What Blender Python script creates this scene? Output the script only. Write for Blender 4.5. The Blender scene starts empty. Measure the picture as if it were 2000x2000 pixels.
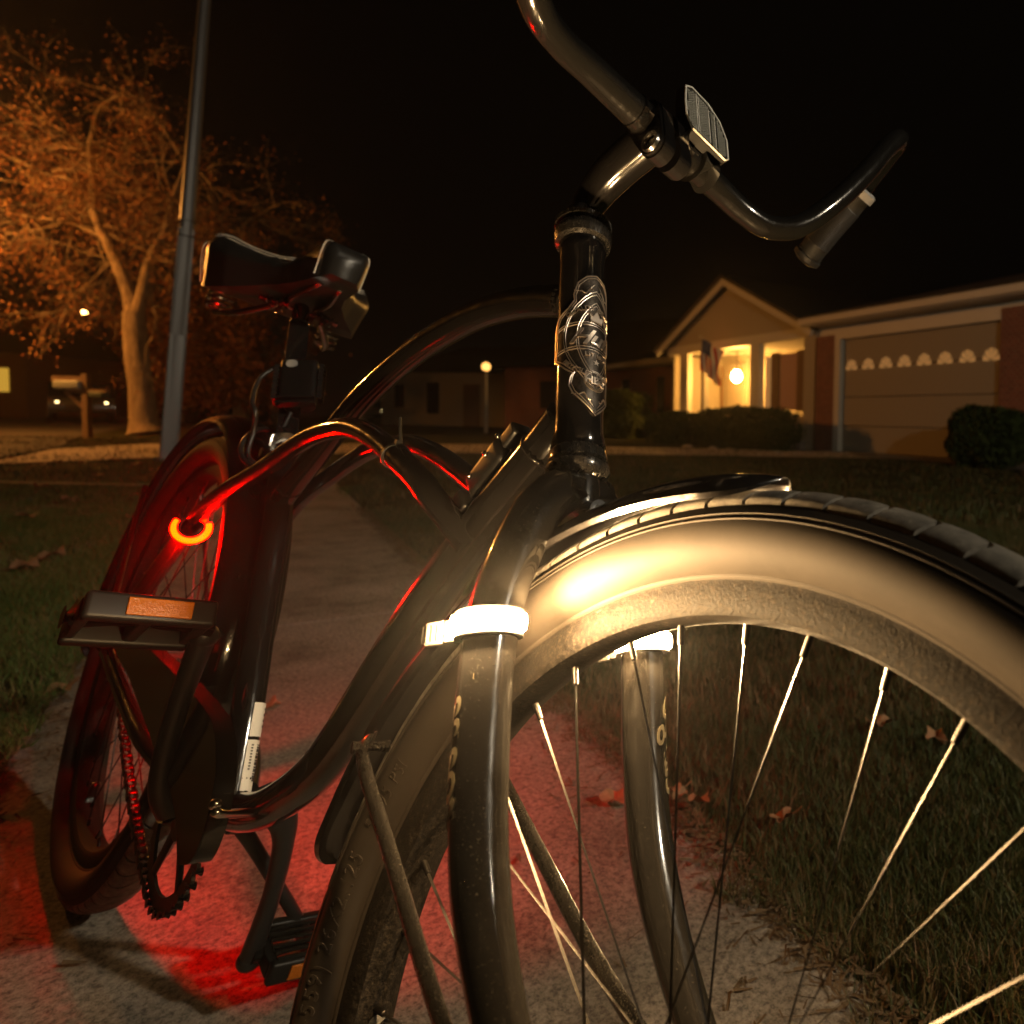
import bpy, bmesh, math, random
import numpy as np
from mathutils import Vector, Matrix
R = math.radians
random.seed(7)
rng = np.random.default_rng(11)
sc = bpy.context.scene
col = sc.collection

# ------------------------------------------------------------------ camera
CAMP = Vector((1.394943, -0.199482, 0.680667))
RT = Vector((0.766595, 0.641793, 0.02084)); DN = Vector((0.047851, -0.024732, -0.998548)); FW = Vector((-0.640346, 0.766479, -0.04967))
cd = bpy.data.cameras.new('camera'); cam = bpy.data.objects.new('camera', cd); col.objects.link(cam)
M = Matrix((RT, -DN, -FW)).transposed().to_4x4(); M.translation = CAMP
cam.matrix_world = M
cd.sensor_width = 36; cd.sensor_fit = 'HORIZONTAL'; cd.lens = 36 * 1400.0 / 2000
cd.shift_x = -(1559.7 - 1000) / 2000; cd.shift_y = (894.1 - 1000) / 2000
cd.clip_start = .02; cd.clip_end = 2000
cd.dof.use_dof = True; cd.dof.focus_distance = .56; cd.dof.aperture_fstop = 7.5
sc.camera = cam
# ------------------------------------------------------------------ world, moonlight, exposure
w = bpy.data.worlds.new('World'); sc.world = w; w.use_nodes = True
bg = w.node_tree.nodes['Background']
sky = w.node_tree.nodes.new('ShaderNodeTexSky'); sky.sky_type = 'NISHITA'; sky.sun_disc = False
sky.sun_elevation = R(-8); sky.sun_rotation = R(200)
warm = w.node_tree.nodes.new('ShaderNodeMix'); warm.data_type = 'RGBA'; warm.blend_type = 'ADD'
warm.inputs[0].default_value = 1.0
w.node_tree.links.new(sky.outputs[0], warm.inputs[6]); warm.inputs[7].default_value = (.026, .018, .011, 1)
w.node_tree.links.new(warm.outputs[2], bg.inputs[0]); bg.inputs[1].default_value = .05
sc.view_settings.view_transform = 'Standard'; sc.view_settings.look = 'None'
sc.view_settings.exposure = 0; sc.view_settings.gamma = 1; sc.view_settings.use_curve_mapping = False
sc.cycles.use_denoising = True
sc.cycles.sample_clamp_indirect = 3.0
sc.cycles.max_bounces = 6
sc.cycles.use_light_tree = True
LED_L, TAIL_L = 9000.0, 4000.0

# ------------------------------------------------------------------ helpers
def tag(o, label=None, cat=None, group=None, kind=None):
    if label: o['label'] = label
    if cat: o['category'] = cat
    if group: o['group'] = group
    if kind: o['kind'] = kind
    return o
def empty(name, loc=(0, 0, 0), parent=None):
    o = bpy.data.objects.new(name, None); o.location = loc; o.empty_display_size = .1
    col.objects.link(o)
    if parent: o.parent = parent
    return o
def perp(t):
    t = t.normalized(); u = Vector((0, 0, 1)) if abs(t.z) < .9 else Vector((1, 0, 0))
    s = t.cross(u).normalized(); return s, s.cross(t).normalized()
def crom(P, n=8):
    P = [Vector(p) for p in P]
    if len(P) < 3: return P, [i for i in range(len(P))]
    Q = [2 * P[0] - P[1]] + P + [2 * P[-1] - P[-2]]; out = []; par = []
    for i in range(1, len(Q) - 2):
        a, b, c, d = Q[i - 1:i + 3]
        for k in range(n):
            t = k / n
            out.append(.5 * ((2 * b) + (-a + c) * t + (2 * a - 5 * b + 4 * c - d) * t * t + (-a + 3 * b - 3 * c + d) * t ** 3)); par.append(i - 1 + t)
    out.append(P[-1]); par.append(len(P) - 1)
    return out, par
class MB:
    def __init__(s): s.v = []; s.f = []; s.m = []
    def add(s, vs, fs, mi=0):
        o = len(s.v); s.v += [tuple(x) for x in vs]; s.f += [tuple(i + o for i in f) for f in fs]; s.m += [mi] * len(fs); return s
    def box(s, c, sz, rot=None, mi=0, bev=0):
        c = Vector(c); rot = rot or Matrix.Identity(3)
        if bev:
            bm = bmesh.new(); bmesh.ops.create_cube(bm, size=1)
            for v in bm.verts: v.co = Vector((v.co.x * sz[0], v.co.y * sz[1], v.co.z * sz[2]))
            bmesh.ops.bevel(bm, geom=bm.edges[:], offset=bev, segments=3, affect='EDGES', profile=.6)
            s.add([c + rot @ v.co for v in bm.verts], [[v.index for v in f.verts] for f in bm.faces], mi); bm.free(); return s
        vs = [c + rot @ Vector((x * sz[0] / 2, y * sz[1] / 2, z * sz[2] / 2)) for x in (-1, 1) for y in (-1, 1) for z in (-1, 1)]
        return s.add(vs, [(0, 1, 3, 2), (4, 6, 7, 5), (0, 4, 5, 1), (2, 3, 7, 6), (0, 2, 6, 4), (1, 5, 7, 3)], mi)
    def tube(s, P, r, seg=20, n=8, smooth=True, cap=True, flat=1.0, fdir=None, mi=0, closed=False):
        if smooth and len(P) > 2: Q, par = crom(P, n)
        else: Q, par = [Vector(p) for p in P], list(range(len(P)))
        rr = r if isinstance(r, (list, tuple)) else [r] * len(P)
        vs = []; prev = None; N = len(Q)
        for i, q in enumerate(Q):
            if closed: t = Q[(i + 1) % N] - Q[i - 1]
            else: t = Q[min(i + 1, N - 1)] - Q[max(i - 1, 0)]
            t.normalize()
            if fdir is not None: u = Vector(fdir); u = (u - t * u.dot(t)).normalized(); b = t.cross(u)
            elif prev is None: u, b = perp(t)
            else: u = (prev - t * prev.dot(t)).normalized(); b = t.cross(u)
            prev = u
            k = min(int(par[i]), len(rr) - 2) if len(rr) > 1 else 0; fr = par[i] - k
            rad = rr[k] * (1 - fr) + rr[min(k + 1, len(rr) - 1)] * fr
            for j in range(seg):
                a = 2 * math.pi * j / seg; vs.append(q + u * math.cos(a) * rad + b * math.sin(a) * rad * flat)
        fs = []
        for i in range(N if closed else N - 1):
            for j in range(seg):
                i2 = (i + 1) % N
                fs.append((i * seg + j, i * seg + (j + 1) % seg, i2 * seg + (j + 1) % seg, i2 * seg + j))
        if cap and not closed: fs += [tuple(range(seg))[::-1], tuple((N - 1) * seg + j for j in range(seg))]
        return s.add(vs, fs, mi)
    def ring(s, c, e1, e2, ax, prof, a0=0, a1=2 * math.pi, seg=64, closedprof=False, mi=0, fn=None):
        """revolve prof [(radius, axial)] about ax through c"""
        c = Vector(c); full = abs(a1 - a0) > 6.28; N = seg if full else seg + 1; vs = []
        for i in range(N):
            th = a0 + (a1 - a0) * i / seg; d = e1 * math.cos(th) + e2 * math.sin(th)
            pr = fn(prof, i / seg) if fn else prof
            for (r_, x) in pr: vs.append(c + d * r_ + ax * x)
        k = len(prof); fs = []
        for i in range(seg):
            i2 = (i + 1) % N
            for j in range(k if closedprof else k - 1):
                j2 = (j + 1) % k; fs.append((i * k + j, i * k + j2, i2 * k + j2, i2 * k + j))
        return s.add(vs, fs, mi)
    def prism(s, poly, frame, th, mi=0):
        """poly 2D list; frame(u,v,w)->Vector; extruded w from 0 to th"""
        n = len(poly); vs = [frame(x, y, 0) for x, y in poly] + [frame(x, y, th) for x, y in poly]
        return s.add(vs, [tuple(range(n))[::-1], tuple(range(n, 2 * n))] + [(i, (i + 1) % n, n + (i + 1) % n, n + i) for i in range(n)], mi)
    def sphere(s, c, r, seg=16, mi=0, sc3=(1, 1, 1)):
        c = Vector(c); vs = []; rings = seg // 2
        for i in range(rings + 1):
            ph = math.pi * i / rings
            for j in range(seg):
                a = 2 * math.pi * j / seg; vs.append(c + Vector((math.sin(ph) * math.cos(a) * r * sc3[0], math.sin(ph) * math.sin(a) * r * sc3[1], math.cos(ph) * r * sc3[2])))
        return s.add(vs, [(i * seg + j, (i + 1) * seg + j, (i + 1) * seg + (j + 1) % seg, i * seg + (j + 1) % seg) for i in range(rings) for j in range(seg)], mi)
    def build(s, name, mats, parent=None, smooth=True, ang=40, fixn=True):
        me = bpy.data.meshes.new(name); me.from_pydata(s.v, [], s.f)
        if not isinstance(mats, (list, tuple)): mats = [mats]
        for m in mats: me.materials.append(m)
        if len(mats) > 1: me.polygons.foreach_set('material_index', s.m)
        if fixn:
            bm = bmesh.new(); bm.from_mesh(me); bmesh.ops.recalc_face_normals(bm, faces=bm.faces[:]); bm.to_mesh(me); bm.free()
        if smooth:
            me.shade_smooth(); me.set_sharp_from_angle(angle=R(ang))
        o = bpy.data.objects.new(name, me); col.objects.link(o)
        if parent: o.parent = parent
        return o
def text_geo(body, size, mapf, ext=.0004, shear=0, align='CENTER', space=1.0, off=0):
    cu = bpy.data.curves.new('t', 'FONT'); cu.body = body; cu.size = size; cu.extrude = ext; cu.shear = shear; cu.align_x = align
    cu.align_y = 'CENTER'; cu.space_character = space; cu.resolution_u = 3; cu.offset = off
    ob = bpy.data.objects.new('t', cu); col.objects.link(ob)
    dg = bpy.context.evaluated_depsgraph_get(); dg.update()
    me = bpy.data.meshes.new_from_object(ob.evaluated_get(dg))
    vs = [mapf(v.co.x, v.co.y, v.co.z) for v in me.vertices]; fs = [tuple(p.vertices) for p in me.polygons]
    bpy.data.objects.remove(ob); bpy.data.curves.remove(cu); bpy.data.meshes.remove(me)
    return vs, fs

# ------------------------------------------------------------------ materials
def mat(name, base, rough=.5, metal=0, coat=0, emit=None, estr=0, spec=.5, trans=0, ior=1.45, alpha=1):
    m = bpy.data.materials.new(name); m.use_nodes = True; b = m.node_tree.nodes['Principled BSDF']
    b.inputs['Base Color'].default_value = (*base, 1); b.inputs['Roughness'].default_value = rough; b.inputs['Metallic'].default_value = metal
    b.inputs['Coat Weight'].default_value = coat; b.inputs['Coat Roughness'].default_value = .05
    b.inputs['Specular IOR Level'].default_value = spec; b.inputs['Transmission Weight'].default_value = trans; b.inputs['IOR'].default_value = ior
    if emit: b.inputs['Emission Color'].default_value = (*emit, 1); b.inputs['Emission Strength'].default_value = estr
    return m
def N(m, t): return m.node_tree.nodes.new(t)
def L(m, a, b): m.node_tree.links.new(a, b)
def bs(m): return m.node_tree.nodes['Principled BSDF']
def noise(m, scale, detail=4, rough=.6, coord='Object', vscale=None):
    tc = N(m, 'ShaderNodeTexCoord'); n = N(m, 'ShaderNodeTexNoise'); n.inputs['Scale'].default_value = scale
    n.inputs['Detail'].default_value = detail; n.inputs['Roughness'].default_value = rough
    if vscale:
        mp = N(m, 'ShaderNodeMapping'); mp.inputs['Scale'].default_value = vscale; L(m, tc.outputs[coord], mp.inputs[0]); L(m, mp.outputs[0], n.inputs[0])
    else: L(m, tc.outputs[coord], n.inputs[0])
    return n.outputs[0]
def ramp(m, src, stops):
    r = N(m, 'ShaderNodeValToRGB'); e = r.color_ramp.elements
    while len(e) > 1: e.remove(e[0])
    e[0].position = stops[0][0]; e[0].color = (*stops[0][1], 1)
    for p_, c in stops[1:]:
        x = e.new(p_); x.color = (*c, 1)
    L(m, src, r.inputs[0]); return r.outputs[0]
def maprange(m, src, a, b, c, d):
    x = N(m, 'ShaderNodeMapRange'); L(m, src, x.inputs[0])
    for i, v in enumerate((a, b, c, d)): x.inputs[i + 1].default_value = v
    return x.outputs[0]
def bump(m, src, strength=.3, dist=.002):
    b = N(m, 'ShaderNodeBump'); b.inputs['Strength'].default_value = strength; b.inputs['Distance'].default_value = dist
    L(m, src, b.inputs['Height']); L(m, b.outputs[0], bs(m).inputs['Normal'])
def g3(x): return (x, x, x)
def paint(name, base, dust=.5, rough=.13):
    m = mat(name, base, rough, coat=.6)
    sp = noise(m, 900, 2, .6); big = noise(m, 14, 5, .65)
    a = maprange(m, sp, .66 - .05 * dust, .78, 0, 1); b = maprange(m, big, .42, .7, .15, 1)
    mu = N(m, 'ShaderNodeMath'); mu.operation = 'MULTIPLY'; L(m, a, mu.inputs[0]); L(m, b, mu.inputs[1])
    mx = N(m, 'ShaderNodeMix'); mx.data_type = 'RGBA'; L(m, mu.outputs[0], mx.inputs[0]); mx.inputs[6].default_value = (*base, 1)
    mx.inputs[7].default_value = (.10 * dust, .09 * dust, .075 * dust, 1); L(m, mx.outputs[2], bs(m).inputs['Base Color'])
    scr = noise(m, 60, 6, .7, vscale=(1, 6, 1)); L(m, maprange(m, scr, .35, .75, rough * .7, rough * 1.5 + .05 * dust), bs(m).inputs['Roughness'])
    return m
M_ = {}
M_['black'] = paint('glossy_black_paint', (.006, .0055, .0055), .6)
M_['dusty'] = paint('dusty_black_paint', (.012, .011, .010), 2.0, .22)
M_['fork'] = paint('fork_black_paint', (.007, .0065, .006), .9, .17)
M_['satin'] = paint('satin_black_bar', (.007, .0066, .0062), .4, .16)
M_['plastic'] = mat('black_plastic', (.012, .012, .012), .35)
M_['plastic_matte'] = mat('matte_black_plastic', (.007, .007, .0066), .45, spec=.3)
M_['chrome'] = mat('worn_chrome', (.55, .53, .5), .22, 1)
M_['steel'] = mat('spoke_steel', (.030, .027, .024), .45, 1)
M_['zinc'] = mat('zinc_bolt', (.6, .62, .65), .25, 1)
m = mat('dirty_rim', (.05, .045, .04), .7, 0, spec=.07); n_ = noise(m, 330, 8, .8); L(m, ramp(m, n_, [(.38, (.003, .0025, .002)), (.52, (.009, .0075, .006)), (.64, (.03, .024, .018)), (.74, (.13, .10, .075))]), bs(m).inputs['Base Color'])
L(m, maprange(m, n_, .3, .7, .5, .85), bs(m).inputs['Roughness']); bump(m, noise(m, 420, 5, .7), .8, .0012); M_['rim'] = m
m = mat('tyre_rubber', (.03, .028, .026), .72, spec=.12); n_ = noise(m, 9, 8, .72); L(m, ramp(m, n_, [(.3, (.016, .0132, .0105)), (.7, (.027, .022, .017))]), bs(m).inputs['Base Color']); bump(m, noise(m, 900, 3, .6), .12, .0004); M_['rubber'] = m
m = mat('tyre_tread', (.06, .055, .05), .7, spec=.35); n_ = noise(m, 90, 7, .7); L(m, ramp(m, n_, [(.32, (.07, .064, .057)), (.6, (.17, .155, .13)), (.74, (.36, .33, .28))]), bs(m).inputs['Base Color']); bump(m, noise(m, 300, 5, .7), .35, .0008); M_['tread'] = m
m = mat('black_leather', (.012, .012, .012), .34, spec=.5); bump(m, noise(m, 700, 4, .6), .25, .0005); M_['leather'] = m
M_['thread'] = mat('white_thread', (.6, .57, .5), .7)
M_['grip'] = mat('grip_rubber', (.022, .021, .02), .55)
M_['collar'] = mat('grey_collar', (.3, .29, .28), .5)
M_['amber'] = mat('amber_reflector', (.30, .085, .006), .25); bump(M_['amber'], noise(M_['amber'], 500, 2), .8, .001)
M_['silicone'] = mat('clear_silicone', (.035, .032, .028), .5)
M_['led'] = mat('led_strip', (1, .9, .7), .4, emit=(1, .62, .27), estr=LED_L)
M_['tail'] = mat('red_led_strip', (1, .1, .05), .4, emit=(1, .00012, 0), estr=TAIL_L)
M_['sticker'] = mat('white_sticker', (.72, .70, .64), .5)
M_['ink'] = mat('black_ink', (.03, .03, .03), .6)
M_['decal'] = mat('cream_decal', (.10, .085, .055), .8, spec=.05)
m = mat('pewter_badge', (.16, .14, .125), .42, 1); n_ = noise(m, 160, 5, .7); L(m, ramp(m, n_, [(.35, (.05, .043, .038)), (.65, (.14, .122, .108))]), bs(m).inputs['Base Color']); M_['badge'] = m
M_['badge_raised'] = mat('polished_pewter', (.72, .62, .54), .34, 1)
m = mat('clear_reflector', (.55, .55, .52), .12, .75); tc = N(m, 'ShaderNodeTexCoord')
vo = N(m, 'ShaderNodeTexVoronoi'); vo.inputs['Scale'].default_value = 620; vo.inputs['Randomness'].default_value = 0; L(m, tc.outputs['Object'], vo.inputs[0]); bump(m, vo.outputs['Distance'], 1.0, .003)
L(m, ramp(m, vo.outputs['Distance'], [(.0, (.20, .20, .19)), (.55, (.04, .04, .038))]), bs(m).inputs['Base Color']); M_['prism'] = m
M_['prisms'] = mat('faceted_lens', (.9, .89, .86), .3, .9)
M_['clear'] = mat('clear_plastic_rim', (.7, .68, .62), .15, spec=.8)
# ground
m = mat('concrete', (.2, .18, .16), .85, spec=.3)
a = noise(m, 105, 9, .85); b_ = noise(m, 2.6, 8, .7)
ca = ramp(m, a, [(.34, (.03, .025, .021)), (.43, (.13, .113, .096)), (.53, (.30, .265, .225)), (.62, (.38, .34, .30)), (.70, (.60, .55, .48))])
cb = ramp(m, b_, [(.36, (.42, .39, .36)), (.5, (.8, .78, .75)), (.66, (1.0, 1.0, 1.0))])
mx = N(m, 'ShaderNodeMix'); mx.data_type = 'RGBA'; mx.blend_type = 'MULTIPLY'; mx.inputs[0].default_value = 1; L(m, ca, mx.inputs[6]); L(m, cb, mx.inputs[7]); L(m, mx.outputs[2], bs(m).inputs['Base Color'])
bump(m, a, .7, .004); M_['concrete'] = m
m = mat('soil_and_thatch', (.05, .05, .02), .95, spec=.1); n_ = noise(m, 6, 8, .75); L(m, ramp(m, n_, [(.3, (.014, .016, .006)), (.5, (.03, .032, .010)), (.7, (.07, .05, .022))]), bs(m).inputs['Base Color']); bump(m, noise(m, 60, 6, .7), .8, .03); M_['soil'] = m
m = mat('grass_blade', (.06, .09, .02), .6, spec=.3)
oi = N(m, 'ShaderNodeAttribute'); oi.attribute_name = 'tint'; L(m, ramp(m, oi.outputs['Fac'], [(0, (.026, .040, .009)), (.45, (.050, .058, .016)), (.7, (.085, .062, .024)), (1, (.16, .095, .045))]), bs(m).inputs['Base Color']); M_['grass'] = m
m = mat('green_grass_blade', (.06, .09, .02), .6, spec=.3)
oi = N(m, 'ShaderNodeAttribute'); oi.attribute_name = 'tint'; L(m, ramp(m, oi.outputs['Fac'], [(0, (.045, .085, .014)), (.5, (.075, .12, .025)), (.8, (.15, .14, .045)), (1, (.22, .15, .07))]), bs(m).inputs['Base Color']); M_['greengrass'] = m
m = mat('asphalt', (.05, .045, .04), .85); n_ = noise(m, 40, 8, .8); L(m, ramp(m, n_, [(.3, (.03, .027, .024)), (.7, (.085, .075, .065))]), bs(m).inputs['Base Color']); M_['asphalt'] = m
m = mat('dry_leaf', (.35, .16, .06), .7); n_ = noise(m, 30, 5, .7); L(m, ramp(m, n_, [(.3, (.13, .055, .02)), (.7, (.32, .17, .08))]), bs(m).inputs['Base Color']); M_['dryleaf'] = m
m = mat('autumn_leaf', (.3, .1, .03), .7, spec=.2); oi = N(m, 'ShaderNodeAttribute'); oi.attribute_name = 'tint'
L(m, ramp(m, oi.outputs['Fac'], [(0, (.09, .035, .014)), (.45, (.24, .09, .03)), (.8, (.32, .16, .055)), (1, (.22, .20, .07))]), bs(m).inputs['Base Color']); M_['leaf'] = m
m = mat('bark', (.2, .15, .1), .9, spec=.2); n_ = noise(m, 9, 8, .75, vscale=(1, 1, .25)); L(m, ramp(m, n_, [(.3, (.09, .065, .04)), (.7, (.34, .26, .17))]), bs(m).inputs['Base Color']); bump(m, n_, .8, .05); M_['bark'] = m
M_['galv'] = mat('galvanised_pole', (.22, .22, .22), .45, .5)
m = mat('weathered_wood', (.3, .2, .12), .8); n_ = noise(m, 12, 6, .7, vscale=(4, 4, .5)); L(m, ramp(m, n_, [(.3, (.13, .08, .05)), (.7, (.26, .17, .10))]), bs(m).inputs['Base Color']); M_['wood'] = m
M_['whitepaint'] = mat('white_paint', (.5, .48, .42), .5)
M_['cream'] = mat('cream_siding', (.33, .29, .22), .7)
M_['beige'] = mat('beige_garage_door', (.25, .22, .17), .6)
m = mat('red_brick', (.2, .07, .04), .85); tc = N(m, 'ShaderNodeTexCoord'); br = N(m, 'ShaderNodeTexBrick'); br.inputs['Scale'].default_value = 4.5
br.inputs['Color1'].default_value = (.20, .065, .04, 1); br.inputs['Color2'].default_value = (.13, .04, .025, 1); br.inputs['Mortar'].default_value = (.25, .2, .16, 1)
mp = N(m, 'ShaderNodeMapping'); mp.inputs['Rotation'].default_value = (R(90), 0, 0); L(m, tc.outputs['Object'], mp.inputs[0]); L(m, mp.outputs[0], br.inputs[0]); L(m, br.outputs[0], bs(m).inputs['Base Color']); M_['brick'] = m
m = mat('dark_shingles', (.05, .04, .032), .9); n_ = noise(m, 14, 6, .7); L(m, ramp(m, n_, [(.3, (.03, .025, .02)), (.7, (.08, .065, .05))]), bs(m).inputs['Base Color']); M_['shingle'] = m
M_['shutter'] = mat('brown_shutter', (.16, .09, .04), .6)
M_['curtain'] = mat('pink_curtain', (.45, .28, .22), .8)
M_['glass'] = mat('dark_glass', (.02, .02, .02), .08)
M_['litglass'] = mat('lit_window', (.5, .3, .1), .5, emit=(1, .52, .12), estr=.5)
M_['dimglass'] = mat('dim_lit_window', (.4, .25, .1), .5, emit=(1, .5, .16), estr=.22)
M_['porch'] = mat('porch_lantern_glass', (1, .8, .4), .4, emit=(1, .46, .09), estr=520)
M_['sodium'] = mat('added_sodium_lamp', (1, .6, .2), .4, emit=(1, .36, .06), estr=4600)  # glows in the added lamp left of the tree
M_['sodium2'] = mat('sodium_post_lamp', (1, .6, .2), .4, emit=(1, .50, .12), estr=2.3)
M_['neutral'] = mat('added_lamp_glass', (1, 1, 1), .4, emit=(1, .84, .60), estr=1350)  # glows in the added lamp behind the camera
M_['hedge'] = mat('dark_hedge', (.03, .045, .012), .8, spec=.2)
M_['bush'] = mat('olive_bush', (.07, .085, .02), .8, spec=.2)
M_['rock'] = mat('pale_rock', (.4, .36, .3), .85)
M_['flagred'] = mat('flag_red', (.45, .03, .03), .8); M_['flagwhite'] = mat('flag_white', (.7, .66, .6), .8); M_['flagblue'] = mat('flag_blue', (.03, .04, .14), .8)
M_['carpaint'] = mat('dark_car_paint', (.03, .03, .035), .2, coat=.8)
def emis(name, c, s): return mat(name, (.5, .5, .5), .5, emit=c, estr=s)
M_['headlamp'] = emis('car_headlamp', (1, .72, .3), 9); M_['taillamp'] = emis('car_tail_lamp', (1, .06, .01), 5); M_['blueled'] = emis('pale_blue_lamp', (.35, .6, .75), .7)
M_['palelamp'] = emis('pale_green_lamp', (.5, .62, .5), 1.6)

# ------------------------------------------------------------------ camera-relative ground placing
FH = Vector((FW.x, FW.y, 0)).normalized(); RH = Vector((FH.y, -FH.x, 0))
def sstep(a, b, x):
    t = max(0, min(1, (x - a) / (b - a))); return t * t * (3 - 2 * t)
def gz(x, y): return .12 * sstep(6.5, 12, (x - CAMP.x) * FH.x + (y - CAMP.y) * FH.y)
def gp(X, Z, h=0.0):
    """point X metres to the right of and Z metres ahead of the photographer's feet, h above the ground there"""
    x = CAMP.x + RH.x * X + FH.x * Z; y = CAMP.y + RH.y * X + FH.y * Z
    return Vector((x, y, gz(x, y) + h))
def hy(px): return 791.8 + .0207 * px
def sx(px, Z): return (px - 1560) / 1400 * Z
def hz(px, py, Z): return CAMP.z + (hy(px) - py) / 1400 * Z    # absolute height

# ------------------------------------------------------------------ ground
mb = MB(); rad = [0, .6, 1.2, 2, 3, 4, 5, 6, 7, 8, 9, 10, 11, 12, 13, 15, 18, 24, 40, 80, 150]; nseg = 72
c0 = (CAMP.x, CAMP.y)
for r_ in rad[1:]:
    for j in range(nseg):
        a = 2 * math.pi * j / nseg; x = c0[0] + r_ * math.cos(a); y = c0[1] + r_ * math.sin(a); mb.v.append((x, y, gz(x, y) - .014))
mb.v.append((c0[0], c0[1], -.014)); ci = len(mb.v) - 1
for i in range(len(rad) - 2):
    for j in range(nseg): mb.f.append((i * nseg + j, i * nseg + (j + 1) % nseg, (i + 1) * nseg + (j + 1) % nseg, (i + 1) * nseg + j))
for j in range(nseg): mb.f.append((ci, j, (j + 1) % nseg))
mb.m = [0] * len(mb.f)
tag(mb.build('lawn', M_['soil'], fixn=False), 'grassy lawn around the path', kind='structure')
SD = Vector((-.9735, .2288, 0)); SP = Vector((.2288, .9735, 0)); S0, S1 = -.27, .70
mb = MB()
for k in range(-4, 9):
    t0 = -.19 + 1.57 * k; t1 = t0 + 1.57 - .012
    if k == 0: continue
    if k == -1: t1 += 1.57
    if t0 > 9.0: break
    nn = 6; rows = []
    for i in range(nn + 1):
        t = t0 + (t1 - t0) * i / nn
        for s_ in (S0, S1):
            p_ = SD * t + SP * s_; rows.append(Vector((p_.x, p_.y, gz(p_.x, p_.y))))
    n0 = len(mb.v); vs = rows + [v - Vector((0, 0, .05)) for v in rows]; o2 = len(rows); fs = []
    for i in range(nn):
        a, b2, c, d = 2 * i, 2 * i + 1, 2 * i + 3, 2 * i + 2
        fs += [(a, b2, c, d), (a, d, d + o2, a + o2), (b2, b2 + o2, c + o2, c)]
    fs += [(0, o2, o2 + 1, 1), (2 * nn, 2 * nn + 1, 2 * nn + 1 + o2, 2 * nn + o2)]
    mb.add(vs, fs)
tag(mb.build('sidewalk', M_['concrete'], smooth=False), 'concrete sidewalk of joined slabs under the bicycle', kind='structure')
def strip(name, near, far, m, h=.004, sub=6, label=None):
    mb = MB(); k = len(near)
    def lerp(P, t):
        x = t * (k - 1); i = min(int(x), k - 2); f = x - i; return (P[i][0] * (1 - f) + P[i + 1][0] * f, P[i][1] * (1 - f) + P[i + 1][1] * f)
    nu = (k - 1) * sub
    for i in range(nu + 1):
        a, b2 = lerp(near, i / nu), lerp(far, i / nu)
        for j in range(5):
            f = j / 4; mb.v.append(tuple(gp(a[0] * (1 - f) + b2[0] * f, a[1] * (1 - f) + b2[1] * f, h)))
    for i in range(nu):
        for j in range(4): mb.f.append((i * 5 + j, i * 5 + j + 1, (i + 1) * 5 + j + 1, (i + 1) * 5 + j))
    mb.m = [0] * len(mb.f)
    return tag(mb.build(name, m), label, kind='structure')
m = mat('pale_concrete', (.5, .42, .34), .85, spec=.3); n_ = noise(m, 60, 6, .75); L(m, ramp(m, n_, [(.3, (.38, .31, .25)), (.7, (.62, .54, .45))]), bs(m).inputs['Base Color']); M_['pale_concrete'] = m
strip('cross_path', [(-9.0, 7.95), (-8.2, 9.1), (-6.5, 10.2), (-4.75, 10.9), (-1.3, 11.4), (1.6, 11.6)], [(-9.3, 8.3), (-10.4, 10.0), (-10.3, 11.6), (-6.05, 13.9), (-1.6, 13.9), (1.9, 13.9)], M_['pale_concrete'], .008, label='pale concrete path crossing behind the pole')
strip('edging', [(-7.6, 6.05), (-5.0, 6.05)], [(-7.6, 6.13), (-5.0, 6.13)], M_['concrete'], .03, label='thin concrete edging across the lawn')
strip('road', [(-9.6, 8.4), (-10.9, 10.6), (-13.6, 13.5), (-22, 24), (-31, 36), (-60, 80)], [(-60, 8.4), (-62, 10.6), (-66, 13.5), (-75, 24), (-80, 36), (-90, 80)], M_['asphalt'], .004, label='dark asphalt street at the left')
strip('far_pavement', [(-34, 33), (-27.5, 30)], [(-40, 38.5), (-31, 36.5)], M_['concrete'], .03, label='far pavement beyond the street')
strip('driveway', [(1.0, 12.0), (3.2, 9.6), (7, 6)], [(.95, 14.2), (3.4, 11.0), (9, 4)], M_['concrete'], .016, label='concrete driveway before the garage')

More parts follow.
